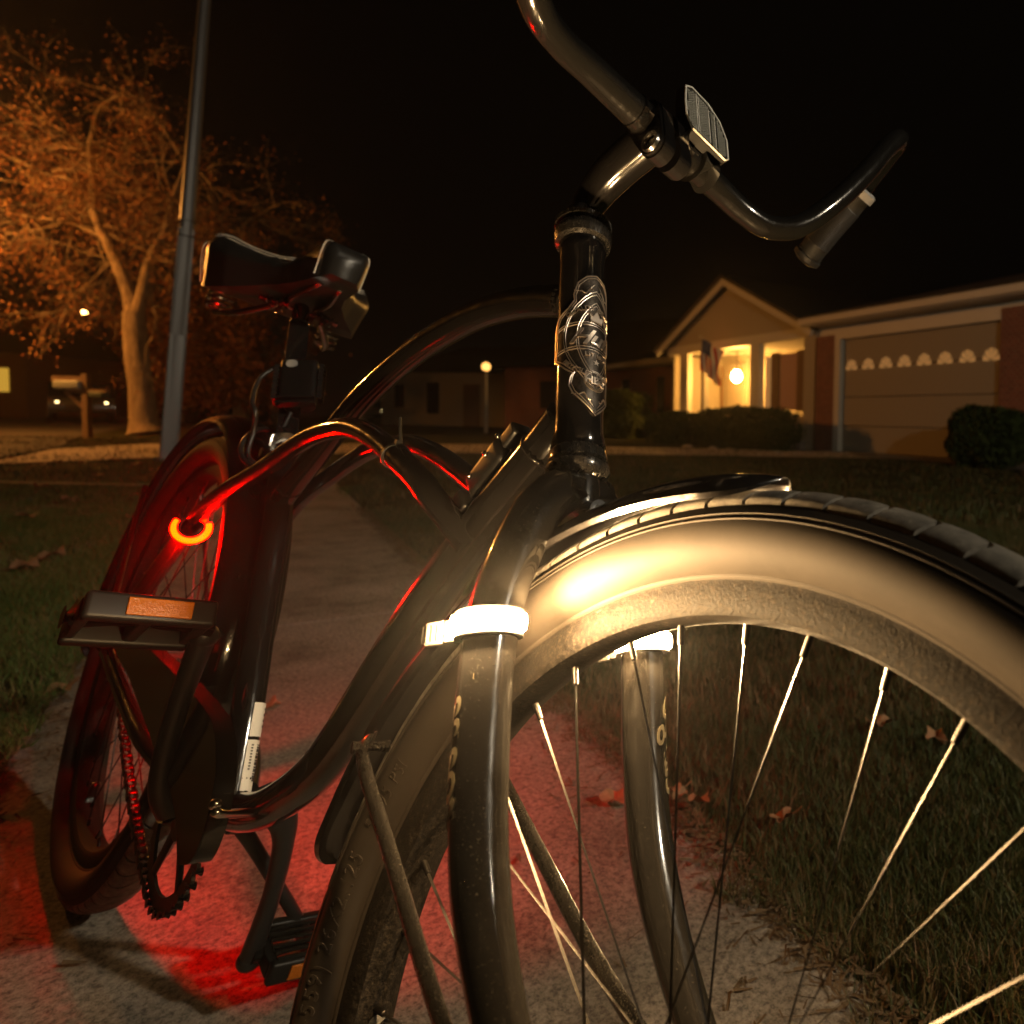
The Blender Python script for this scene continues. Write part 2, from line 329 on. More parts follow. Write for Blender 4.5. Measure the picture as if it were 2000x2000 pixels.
# grass blades: one mesh
def blades(name, n, region, hmin, hmax, wid, label, seedr, mk='grass'):
    r0 = np.random.default_rng(seedr); P = []; PT = []
    while len(P) < n:
        X, Z = region(r0); q = gp(X, Z); s_ = q.x * SP.x + q.y * SP.y; t_ = q.x * SD.x + q.y * SD.y
        edge = (.035 * math.sin(t_ * 9) + .025 * math.sin(t_ * 31))
        if S0 + .015 - abs(edge) * .5 < s_ < S1 - .005 - abs(edge) and t_ < 9.3: continue
        pn_ = math.sin(3.1 * q.x + 1.7 * q.y) + math.sin(5.3 * q.y - 2.2 * q.x + 1) + math.sin(9.1 * q.x + 4.0 * math.sin(q.y * 3)) * .7 + math.sin(17 * q.y + 6 * q.x) * .4
        if pn_ > .6 and r0.random() < .75: continue
        P.append((q.x, q.y, q.z - .014)); PT.append(pn_)
    P = np.array(P); h = r0.uniform(hmin, hmax, n); a = r0.uniform(0, 2 * np.pi, n); l_ = r0.uniform(.1, .9, n) * h; b = r0.uniform(0, 2 * np.pi, n)
    wv = np.stack([np.cos(a), np.sin(a), np.zeros(n)], 1) * wid / 2; lean = np.stack([np.cos(b) * l_, np.sin(b) * l_, np.zeros(n)], 1)
    up = np.array([0, 0, 1.0]); mid = P + lean * .35 + up * (h * .6)[:, None]; tip = P + lean + up * h[:, None]
    V = np.stack([P - wv, P + wv, mid - wv * .7, mid + wv * .7, tip], 1).reshape(-1, 3)
    me = bpy.data.meshes.new(name); nb = n * 5; base = np.arange(n) * 5
    quads = np.stack([base, base + 1, base + 3, base + 2], 1); tris = np.stack([base + 2, base + 3, base + 4], 1)
    loops = np.concatenate([quads.ravel(), tris.ravel()]); me.vertices.add(nb); me.vertices.foreach_set('co', V.ravel())
    me.loops.add(len(loops)); me.loops.foreach_set('vertex_index', loops); me.polygons.add(2 * n)
    me.polygons.foreach_set('loop_start', np.concatenate([np.arange(n) * 4, 4 * n + np.arange(n) * 3])); me.update(calc_edges=True)
    at = me.attributes.new('tint', 'FLOAT', 'POINT'); tt = np.clip(r0.beta(2, 3.2, n) + (r0.random(n) < .25) * .45 + .13 * np.array(PT), 0, 1); at.data.foreach_set('value', np.repeat(tt, 5))
    me.materials.append(M_[mk]); o = bpy.data.objects.new(name, me); col.objects.link(o)
    return tag(o, label, kind='stuff')
def regR(r0): Z = .55 + 4.6 * r0.random() ** 1.6; return ((-1000 / 1400) * Z * 1.0 + r0.random() * (1.1) * Z, Z)
def regL(r0): Z = .9 + 5.6 * r0.random() ** 1.3; return (-1.18 * Z + r0.random() * .55 * Z, Z)
def regF(r0): Z = 5.0 + 8.5 * r0.random(); return (-1.15 * Z + r0.random() * 1.5 * Z, Z)
blades('grass', 130000, regR, .012, .045, .0022, 'short green grass growing right of the sidewalk', 1)
blades('grass', 70000, regL, .015, .045, .003, 'short green grass growing left of the sidewalk', 2, 'greengrass')
blades('grass', 30000, regF, .03, .07, .009, 'dim far lawn grass beyond the bicycle', 3)

r0 = np.random.default_rng(9); n = 9000; V = []; F_ = []
for i in range(n):
    t_ = r0.uniform(-1.4, 4.5); d_ = abs(r0.normal(0, .035)) if r0.random() < .8 else abs(r0.normal(0, .11)); side = r0.random() < .7
    s_ = S1 - d_ + .02 if side else S0 + d_ - .02
    q = SD * t_ + SP * s_; a = r0.uniform(0, 6.28); l_ = r0.uniform(.006, .032); w_ = r0.uniform(.0008, .0022); z_ = .002 + r0.uniform(0, .006)
    dx, dy = math.cos(a) * l_ / 2, math.sin(a) * l_ / 2; nx_, ny_ = -math.sin(a) * w_, math.cos(a) * w_
    k = len(V); V += [(q.x - dx - nx_, q.y - dy - ny_, z_), (q.x + dx - nx_, q.y + dy - ny_, z_ + r0.uniform(0, .006)), (q.x + dx + nx_, q.y + dy + ny_, z_ + .002), (q.x - dx + nx_, q.y - dy + ny_, z_)]; F_.append((k, k + 1, k + 2, k + 3))
mb = MB(); mb.v = V; mb.f = F_; mb.m = [0] * n; M_['litter'] = mat('dead_grass_litter', (.10, .065, .035), .85, spec=.2)
tag(mb.build('grass_litter', M_['litter'], smooth=False, fixn=False), 'dead clippings strewn along the sidewalk edges', kind='stuff')

# fallen leaves
def leafmesh(seed, s=1.0):
    r1 = random.Random(seed); mb = MB(); pts = []
    n = 22
    for i in range(n):
        a = 2 * math.pi * i / n; lobes = 1 + .2 * math.cos(5 * a) + .12 * r1.uniform(-1, 1)
        pts.append((math.cos(a) * .038 * lobes * s, math.sin(a) * .030 * lobes * s))
    vs = [(0, 0, .006)] + [(x, y, .006 + .012 * math.sin(3 * math.atan2(y, x) + seed) * (x * x + y * y) ** .5 / .035 + .008) for x, y in pts]
    mb.add(vs, [(0, i + 1, (i + 1) % n + 1) for i in range(n)]); mb.tube([(.0, 0, .006), (-.05 * s, .004, .012), (-.07 * s, .01, .02)], .0012, 6)
    return mb
def put_leaf(loc, rz, seed, s, label, group):
    o = leafmesh(seed, s * .6).build('fallen_leaf', M_['dryleaf'], fixn=False); o.location = loc; o.rotation_euler = (random.uniform(-.25, .25), random.uniform(-.25, .25), rz)
    return tag(o, label, 'leaf', group)
def gpx(px, py, h=0):
    Z = (CAMP.z - .0) * 1400 / max(5, (py - hy(px)))
    for _ in range(4):
        q = gp(sx(px, Z), Z); Z = (CAMP.z - q.z) * 1400 / (py - hy(px))
    return gp(sx(px, Z), Z, h)
LF = [(250, 1018, 1.2, 'curled brown leaf on grass left of the rear wheel'), (110, 1362, 1.3, 'pale tan leaf lying at the sidewalk edge by the rear wheel'), (520, 1398, .9, 'small tan leaf on the sidewalk beside the seat tube'),
      (1205, 1590, 1.0, 'brown leaf on the sidewalk behind the fork leg'), (1330, 1600, .8, 'brown leaf at the grass edge right of the fork'), (1375, 1615, .8, 'larger brown leaf just right of the leaf at the grass edge'),
      (1735, 1447, 1.1, 'orange leaf on dark grass seen between the front spokes'), (1845, 1475, 1.0, 'reddish leaf on dark grass near the right rim'), (1545, 1650, .8, 'flat leaf on the dark grass low between spokes')]
for i, (px, py, s_, lb) in enumerate(LF): put_leaf(gpx(px, py, .004 if 'sidewalk' in lb else .02), i * 1.3, i, s_, lb, 'single fallen leaves near the bicycle')
FAR_L = [(17, 901, 'brown leaf at the left frame edge just below the pale path'), (40, 1122, 'lowest brown leaf on the left lawn near the frame edge'), (45, 1020, 'brown leaf at the left frame edge below the lawn edging'),
         (60, 915, 'brown leaf at the left end of the tight row below the path'), (75, 958, 'brown leaf lying on the thin lawn edging at the left'), (85, 913, 'brown leaf in the middle of the tight row below the path'),
         (112, 908, 'brown leaf at the right end of the tight row below the path'), (96, 1100, 'brown leaf left of the raised pedal beside the lowest lawn leaf'), (130, 985, 'brown leaf midway between the lawn edging and the raised pedal'),
         (160, 910, 'brown leaf below the path under the mailbox'), (190, 935, 'brown leaf just above the edging between mailbox and tree'), (225, 903, 'brown leaf just below the path left of the tree trunk'),
         (265, 912, 'brown leaf below the path in line with the tree trunk'), (300, 925, 'brown leaf beside the pole base on its left'), (350, 930, 'brown leaf beside the pole base on its right'), (815, 965, 'brown leaf right of the sidewalk seen under the twin frame tubes')]
for i, (px, py, lb) in enumerate(FAR_L): put_leaf(gpx(px, py, .03), i * 2.1, i + 20, 1.9, lb, 'leaves scattered on the left lawn')

# ------------------------------------------------------------------ bicycle frame coordinates
LAM = .2934458; HR = .338433          # lean on the kickstand; rear hub height factor
bike = empty('bicycle', (0, 0, 0)); bike.rotation_euler = (-LAM, 0, 0)
tag(bike, 'glossy black cruiser bicycle leaning on its kickstand on the sidewalk', 'bicycle')
HUBZ = .323994
OFF = Vector((0, -HUBZ * math.sin(LAM), HUBZ * math.cos(LAM)))
def B(x, y, z): return Vector((x, y, z)) + OFF
A0 = Vector((1.089731, 0, -.028862)); AX = Vector((-.383746, 0, .923439)); NN = Vector((.920404, .081004, .382485)); LL = Vector((-.074803, .996714, -.031085))
def S(n_, l_, a_): return A0 + NN * n_ + LL * l_ + AX * a_ + OFF
N0 = Vector((.923439, 0, .383746)); Y = Vector((0, 1, 0)); X = Vector((1, 0, 0)); Zv = Vector((0, 0, 1))
blk = M_['black']
def part(mb, name, m, parent=bike, **k): return mb.build(name, m, parent, **k)

# --- frame
fr = MB()
H0, H1 = .405, .598
fr.ring(A0 + OFF, N0, Y, AX, [(0.001, H0), (.0175, H0), (.0195, H0 + .004), (.0180, H0 + .014), (.0177, H0 + .03), (.0177, H1 - .03), (.018, H1 - .014), (.0195, H1 - .004), (.0175, H1), (.001, H1)], seg=48)
fr.tube([B(.872, 0, .47), B(.843, 0, .475), B(.775, 0, .479), B(.698, 0, .473), B(.612, 0, .452), B(.543, 0, .425), B(.483, 0, .393), B(.442, 0, .363), B(.392, 0, .322), B(.335, 0, .275), B(.31, 0, .25)], .0138, 24)
fr.tube([B(.275, 0, .315), B(.3, 0, .27), B(.34, 0, .21), B(.37, 0, .15), B(.405, 0, .09), B(.44, 0, .03), B(.478, 0, -.05)], .0152, 24)
fr.tube([B(.912, 0, .372), B(.896, 0, .352), B(.867, 0, .32), B(.821, 0, .268), B(.775, 0, .207), B(.735, 0, .145), B(.703, 0, .09), B(.667, 0, .04), B(.618, 0, .0), B(.56, 0, -.034), B(.49, 0, -.06)], .0185, 28)
NT = [(.832, -.008, .262), (.818, -.020, .277), (.793, -.029, .292), (.763, -.031, .305), (.717, -.032, .319), (.664, -.031, .333), (.604, -.03, .344), (.544, -.03, .347), (.468, -.03, .337), (.409, -.031, .319), (.354, -.032, .297), (.29, -.035, .273), (.235, -.04, .25), (.18, -.045, .215), (.12, -.05, .15), (.055, -.056, .07), (0, -.06, 0)]
for s_ in (1, -1): fr.tube([B(x, y * s_, z) for x, y, z in NT], .0108, 18)
for s_ in (1, -1):
    fr.tube([B(.0, -.06 * s_, 0), B(.08, -.056 * s_, -.014), B(.2, -.052 * s_, -.03), B(.3, -.05 * s_, -.038), B(.37, -.04 * s_, -.045), B(.45, -.02 * s_, -.055)], [.007, .0088, .0095, .0105, .011, .012], 16)
    fr.prism([(-.028, -.018), (.03, -.012), (.03, .012), (-.005, .03), (-.03, .012)], lambda u, v, w_, s=s_: B(u, -.058 * s + (w_ - .002), v), .004)
fr.tube([B(.475, -.036, -.062), B(.475, .036, -.062)], .0235, 32, smooth=False)
fr.tube([B(.255, -.045, .255), B(.235, 0, .262), B(.255, .045, .255)], .007, 12)
def weld(c, ax_, r_):
    s1, s2 = perp(ax_)
    fr.ring(c, s1, s2, ax_, [(r_ + .0022 * math.sin(math.pi * i / 6), -.0035 + .007 * i / 6) for i in range(7)], seg=72, fn=lambda pr, t: [(q_[0] + .0004 * math.sin(t * 6.283 * 22), q_[1] + .0005 * math.sin(t * 6.283 * 22)) for q_ in pr])
weld(B(.860, 0, .4725), Vector((1, 0, -.08)).normalized(), .0132); weld(B(.889, 0, .344), Vector((.65, 0, .76)), .0178); weld(B(.330, 0, .271), Vector((.62, 0, .78)), .0132)
weld(B(.505, 0, -.055), Vector((.93, 0, .36)), .0180); weld(B(.47, 0, -.036), Vector((-.45, 0, .89)), .0148)
part(fr, 'frame', blk)
# scuff and badge
badge = MB()
half = [(0, 0), (.0166, .016), (.0235, .019), (.030, .018), (.034, .0165), (.0374, .021), (.0443, .028), (.0484, .034), (.079, .034), (.087, .030), (.094, .021), (.1010, .0165), (.1065, .017), (.1176, .0145), (.1245, .008), (.128, 0)]
BS = .428
def wrap(u, v, h=0):
    a = u / .0178; d = N0 * math.cos(a) + Y * math.sin(a); return A0 + OFF + AX * (BS + v) + d * (.0180 + h)
def hw(v):
    for (v0, u0), (v1, u1) in zip(half, half[1:]):
        if v0 <= v <= v1: return u0 + (u1 - u0) * (v - v0) / max(1e-9, v1 - v0)
    return 0
rows = 90; cols = 32; vs = []
for i in range(rows + 1):
    v = .128 * i / rows; h_ = hw(v)
    for j in range(cols + 1): vs.append(wrap(-h_ + 2 * h_ * j / cols, v, .0009))
fs = [(i * (cols + 1) + j, i * (cols + 1) + j + 1, (i + 1) * (cols + 1) + j + 1, (i + 1) * (cols + 1) + j) for i in range(rows) for j in range(cols)]
badge.add(vs, fs)
bo = part(badge, 'head_badge', M_['badge']); bo['label'] = 'embossed pewter head badge wrapped round the head tube'
rs = MB()
def wl(pts, r=.00055, h=.0011, closed=False, n=3):
    P = []
    for (u0, v0), (u1, v1) in zip(pts, pts[1:]):
        k = max(1, int(math.hypot(u1 - u0, v1 - v0) / .0025))
        P += [wrap(u0 + (u1 - u0) * i / k, v0 + (v1 - v0) * i / k, h) for i in range(k)]
    P.append(wrap(*pts[-1], h)); rs.tube(P, r, 6, smooth=False)
for f_, r_ in ((.985, .0006), (.90, .0004)):
    for s_ in (1, -1): wl([(s_ * u * f_, .064 + (v - .064) * (f_ if f_ > .95 else .95)) for v, u in half], r_)
def vesica(hw_, v0, v1, n=24): return [(hw_ * math.sin(math.pi * i / n) ** .8, v0 + (v1 - v0) * i / n) for i in range(n + 1)]
for w_, a, b in ((.024, .022, .112), (.0225, .025, .109), (.0145, .030, .101), (.013, .033, .098)):
    for s_ in (1, -1): wl([(s_ * u, v) for u, v in vesica(w_, a, b)], .0004)
for dv in (0, .0022): # ribbon band
    wl([(-.03 + .06 * i / 16, .0745 + dv + .004 * math.sin(math.pi * i / 16)) for i in range(17)], .0004); wl([(-.03 + .06 * i / 16, .0555 - dv + .003 * math.sin(math.pi * i / 16)) for i in range(17)], .0004)
for rr_ in (.0085, .0073): wl([(rr_ * math.cos(2 * math.pi * i / 24), .0295 + rr_ * math.sin(2 * math.pi * i / 24)) for i in range(25)], .0004)
def t2(body, size, u0, v0, shear=0, space=1.0, off=0, arc=None, ext=.0008):
    def mp(x, y, z):
        if arc:
            ang, cr = arc; a = ang - x / cr; return wrap(u0 + (cr + y) * math.cos(a), v0 + (cr + y) * math.sin(a), .0012 + z)
        return wrap(u0 + x, v0 + y, .0012 + z)
    v_, f_ = text_geo(body, size, mp, ext, shear, space=space, off=off); rs.add(v_, f_)
t2('HBC', .0085, 0, .0293, space=.95, off=.0002)
t2('EST 1892', .0045, 0, .0515); t2('Huffy', .019, 0, .0665, shear=.5, off=.0004, space=.95)
t2('QUALITY CRAFTED', .0054, 0, .064, arc=(math.pi / 2, .0302), space=1.02)
def mpb(x, y, z): # lower arc text, readable upright
    a = -math.pi / 2 + x / .028; return wrap((.028 - y) * math.cos(a), .062 + (.028 - y) * math.sin(a), .0012 + z)
v_, f_ = text_geo('BICYCLE    COMPANY', .0054, mpb, .0008); rs.add(v_, f_)
st = [(.0028 * (1 if i % 2 == 0 else .42) * math.sin(math.pi * i / 5), .0455 + .0028 * (1 if i % 2 == 0 else .42) * math.cos(math.pi * i / 5)) for i in range(10)]
rs.add([wrap(u, v, .0018) for u, v in st], [tuple(range(10))])
cr_ = [(-.0045, .082), (-.006, .0905), (-.003, .0865), (0, .093), (.003, .0865), (.006, .0905), (.0045, .082)]
rs.add([wrap(u, v, .0018) for u, v in cr_], [tuple(range(7))]); wl(cr_ + [cr_[0]], .0004, .0018)
for s_ in (1, -1):
    for v0, d in ((.112, 1), (.0135, -1)):
        wl([(s_ * (.003 + .0085 * i / 8), v0 + d * .0018 * math.sin(i * .9) - d * i * .0005) for i in range(9)], .0006); wl([(s_ * (.0015 + .004 * i / 5), v0 + d * (.006 - .0011 * i)) for i in range(6)], .0004)
        for q in range(4): rs.sphere(wrap(s_ * (.0125 + .0013 * q), v0 - d * .003 + .0002 * q, .0012), .0005, 6)
ro = rs.build('badge_relief', M_['badge_raised'], bo)
# headset
hs = MB()
def hring(prof, mb, seg=48): mb.ring(A0 + OFF, NN, LL, AX, prof, seg=seg)
hring([(.0185, H1 - .003), (.0225, H1 + .000), (.0235, H1 + .006), (.0235, H1 + .010), (.0215, H1 + .014), (.019, H1 + .016), (.0225, H1 + .017), (.0228, H1 + .021), (.0205, H1 + .0235), (.016, H1 + .026), (.015, H1 + .034), (.012, H1 + .036)], hs)
part(hs, 'headset_cup', M_['dusty']); hs = MB()
hring([(.0178, H0 + .002), (.0205, H0 - .001), (.0212, H0 - .008), (.0195, H0 - .010), (.0222, H0 - .012), (.0228, H0 - .017), (.0205, H0 - .021), (.016, H0 - .023)], hs)
part(hs, 'headset_cup', M_['dusty']); hs = MB(); hring([(.0224, H1 + .0170), (.0231, H1 + .0176), (.0231, H1 + .0204), (.0224, H1 + .0210)], hs)
for i in range(90):
    a = 2 * math.pi * i / 90; d = NN * math.cos(a) + LL * math.sin(a); hs.tube([A0 + OFF + AX * (H1 + .0172) + d * .0228, A0 + OFF + AX * (H1 + .0208) + d * .0233], .0005, 4, smooth=False)
part(hs, 'knurled_ring', M_['dusty'])
# --- fork
fk = MB()
LEG = [(0, 0, .376), (.0, .014, .371), (.0, .031, .354), (0, .045, .327), (0, .056, .296), (0, .0622, .262), (.0, .063, .2)]
LEG2 = [(.006, .062, .14), (.024, .060, .085), (.05, .057, .035), (.075, .055, .0)]
for s_ in (1, -1): fk.tube([S(n_, l_ * s_, a_) for n_, l_, a_ in LEG + LEG2], [.016, .0165, .0165, .016, .0155, .015, .015, .0145, .0125, .0105, .009], 32)
fk.ring(A0 + OFF, NN, LL, AX, [(.001, .36), (.017, .362), (.0175, .372), (.0165, .384), (.001, .386)], seg=40)
fk.tube([S(0, -.02, .371), S(0, .02, .371)], .0175, 28, smooth=False)
part(fk, 'fork', M_['fork'])
fb = MB(); fb.tube([S(.012, 0, .355), S(.0225, 0, .353)], .0085, 24, smooth=False); fb.tube([S(.0225, 0, .353), S(.028, 0, .352)], .0058, 6, smooth=False); fb.tube([S(.028, 0, .352), S(.030, 0, .3518)], .0036, 16, smooth=False)
part(fb, 'fork_crown_bolt', M_['zinc'])
# decals on the fork legs
for s_, body in ((-1, 'roanal'), (1, 'cargo')):
    dm = MB()
    def mp(x, y, z, s=s_):
        a_ = .2 + x; bow = 0 if a_ > .2 else 0.010 * ((.2 - a_) / .06) ** 2 * .6
        ang = (-math.pi * .5 - .22) + (y / .0152)
        if s > 0: ang = (math.pi * .5 - .72) + y / .0152
        r_ = .01525 + z
        return S(bow + math.cos(ang) * r_, .063 * s + math.sin(ang) * r_, a_)
    v_, f_ = text_geo(body, .030, mp, .00005, shear=.45, space=.95, off=.0002); dm.add(v_, f_)
    d_ = part(dm, 'fork_decal', M_['decal'])
# --- stem + bar
stm = MB()
stm.tube([S(0, 0, H1 + .02), S(0, 0, .628), S(.010, 0, .643), S(.036, 0, .657), S(.08, 0, .665)], [.0112, .0116, .0142, .0168, .0175], 28)
stm.tube([S(.088, -.018, .667), S(.088, .018, .667)], .0178, 32, smooth=False)
hull = []
for k in range(40):
    a = 2 * math.pi * k / 40; d = (math.cos(a), math.sin(a)); c1, c2 = (.088, .667, .0186), (.096, .636, .0122)
    q1 = c1[0] * d[0] + c1[1] * d[1] + c1[2]; q2 = c2[0] * d[0] + c2[1] * d[1] + c2[2]; cq = c1 if q1 > q2 else c2
    hull.append((cq[0] + d[0] * cq[2], cq[1] + d[1] * cq[2]))
for l0, l1, k_ in ((-.0175, -.0145, .93), (-.0145, -.003, 1), (.003, .0145, 1), (.0145, .0175, .93)):
    stm.prism([(.090 + (u - .090) * k_, .655 + (v - .655) * k_) for u, v in hull], lambda u, v, w_, l0=l0: S(u, l0 + w_, v), l1 - l0)
part(stm, 'stem', M_['black'])
cb = MB(); cb.ring(S(.096, 0, .636), NN, AX, LL, [(.0052, -.0182), (.0054, -.0205), (.0086, -.0205), (.0092, -.019), (.0092, -.0165)], seg=28); cb.ring(S(.096, 0, .636), NN, AX, LL, [(.0005, -.0175), (.0052, -.0176)], seg=6)
part(cb, 'stem_bolt', M_['chrome'])
BAR = [(.088, .0, .667), (.088, .03, .667), (.090, .075, .664), (.094, .105, .657), (.104, .132, .651), (.123, .158, .659), (.149, .185, .690), (.176, .216, .737), (.197, .245, .786), (.206, .266, .812), (.198, .285, .827), (.172, .296, .822), (.136, .301, .803)]
GRIP = [(.136, .301, .803), (.114, .304, .793), (.082, .308, .779), (.050, .313, .764)]
bar = MB(); rr_ = [.0138, .0135, .0122, .0115, .0112, .0112, .0112, .0112, .0112, .0112, .0112, .0112, .0112]
full = [S(n_, -l_, a_) for n_, l_, a_ in BAR[::-1]][:-1] + [S(*q) for q in BAR]
bar.tube(full, rr_[::-1][:-1] + rr_, 28, n=10)
part(bar, 'handlebar', M_['satin'])
for s_ in (-1, 1): sl = MB(); sl.tube([S(.088, s_ * .019, .667), S(.088, s_ * .029, .667)], .0146, 32, smooth=False); part(sl, 'bar_sleeve', M_['black'])
for s_ in (-1, 1):
    gm = MB(); P = [S(n_, l_ * s_, a_) for n_, l_, a_ in GRIP]; Q, _ = crom(P, 30)
    gm.tube(Q, [.0166 + .0009 * (i % 2) * (1 if 25 < i < len(Q) - 14 else 0) for i in range(len(Q))], 28, smooth=False)
    d = (Q[-1] - Q[-2]).normalized(); gm.tube([Q[-1] - d * .004, Q[-1] + d * .0, Q[-1] + d * .006, Q[-1] + d * .010], [.0175, .019, .0185, .011], 28, smooth=False)
    g_ = part(gm, 'grip', M_['grip'])
    cm = MB(); e = (Q[0] - Q[3]).normalized(); cm.tube([Q[0] - e * .004, Q[0] - e * .003, Q[0] + e * .006, Q[0] + e * .008], [.017, .0195, .0195, .016], 28, smooth=False); cm.build('grip_collar', M_['collar'], g_)
# front reflector
rc = S(.112, .034, .690); ru = LL.copy(); rv = AX.copy(); rn = NN.copy()
oct_ = [(-.021, -.022), (.024, -.022), (.029, -.017), (.029, .006), (.020, .022), (.004, .030), (-.018, .030), (-.026, .024), (-.028, .002), (-.027, -.012)]
rf = MB(); rf.prism(oct_, lambda u, v, w_: rc + ru * u + rv * v + rn * (w_ - .010), .009)
ro_ = part(rf, 'front_reflector', M_['plastic'])
rf = MB(); rf.prism([(u * .95, v * .95 + .0002) for u, v in oct_], lambda u, v, w_: rc + ru * u + rv * v + rn * (w_ - .0012), .0015); rf.build('reflector_lens', M_['prism'], ro_)
rf = MB(); cs = .0027
def inpoly(x, y, P):
    c = False
    for (x0, y0), (x1, y1) in zip(P, P[1:] + P[:1]):
        if (y0 > y) != (y1 > y) and x < (x1 - x0) * (y - y0) / (y1 - y0) + x0: c = not c
    return c
pin = [(u * .88, v * .88) for u, v in oct_]
for i in range(-12, 13):
    for j in range(-12, 13):
        u, v = i * cs, j * cs
        if not inpoly(u, v, pin) or i in (-4, 2, 5): continue
        q = [rc + ru * (u + a * cs * .46) + rv * (v + b2 * cs * .46) + rn * .0004 for a, b2 in ((-1, -1), (1, -1), (1, 1), (-1, 1))]
        rf.add(q + [rc + ru * u + rv * v + rn * (.0004 + cs * .42)], [(0, 1, 4), (1, 2, 4), (2, 3, 4), (3, 0, 4)])
rf.build('lens_prisms', M_['prisms'], ro_, smooth=False)
rf = MB(); rf.tube([rc + ru * u * .97 + rv * v * .97 + rn * .0005 for u, v in oct_], .0010, 8, smooth=False, closed=True)
for q in (-.012, -.010, .004, .012): rf.tube([rc + ru * q - rv * .018 + rn * .0006, rc + ru * q + rv * (.026 if q < 0 else .022) + rn * .0006], .0004, 5, smooth=False)
rf.tube([rc - ru * .020 - rv * .0165 + rn * .0006, rc + ru * .024 - rv * .0165 + rn * .0006], .0005, 5, smooth=False)
rf.build('reflector_rim', M_['clear'], ro_)
rf = MB(); rf.tube([rc - rn * .008, S(.090, .050, .666)], .007, 16, smooth=False); rf.tube([S(.090, .040, .664), S(.0905, .058, .664)], .0165, 24, smooth=False); rf.build('reflector_bracket', M_['plastic_matte'], ro_)

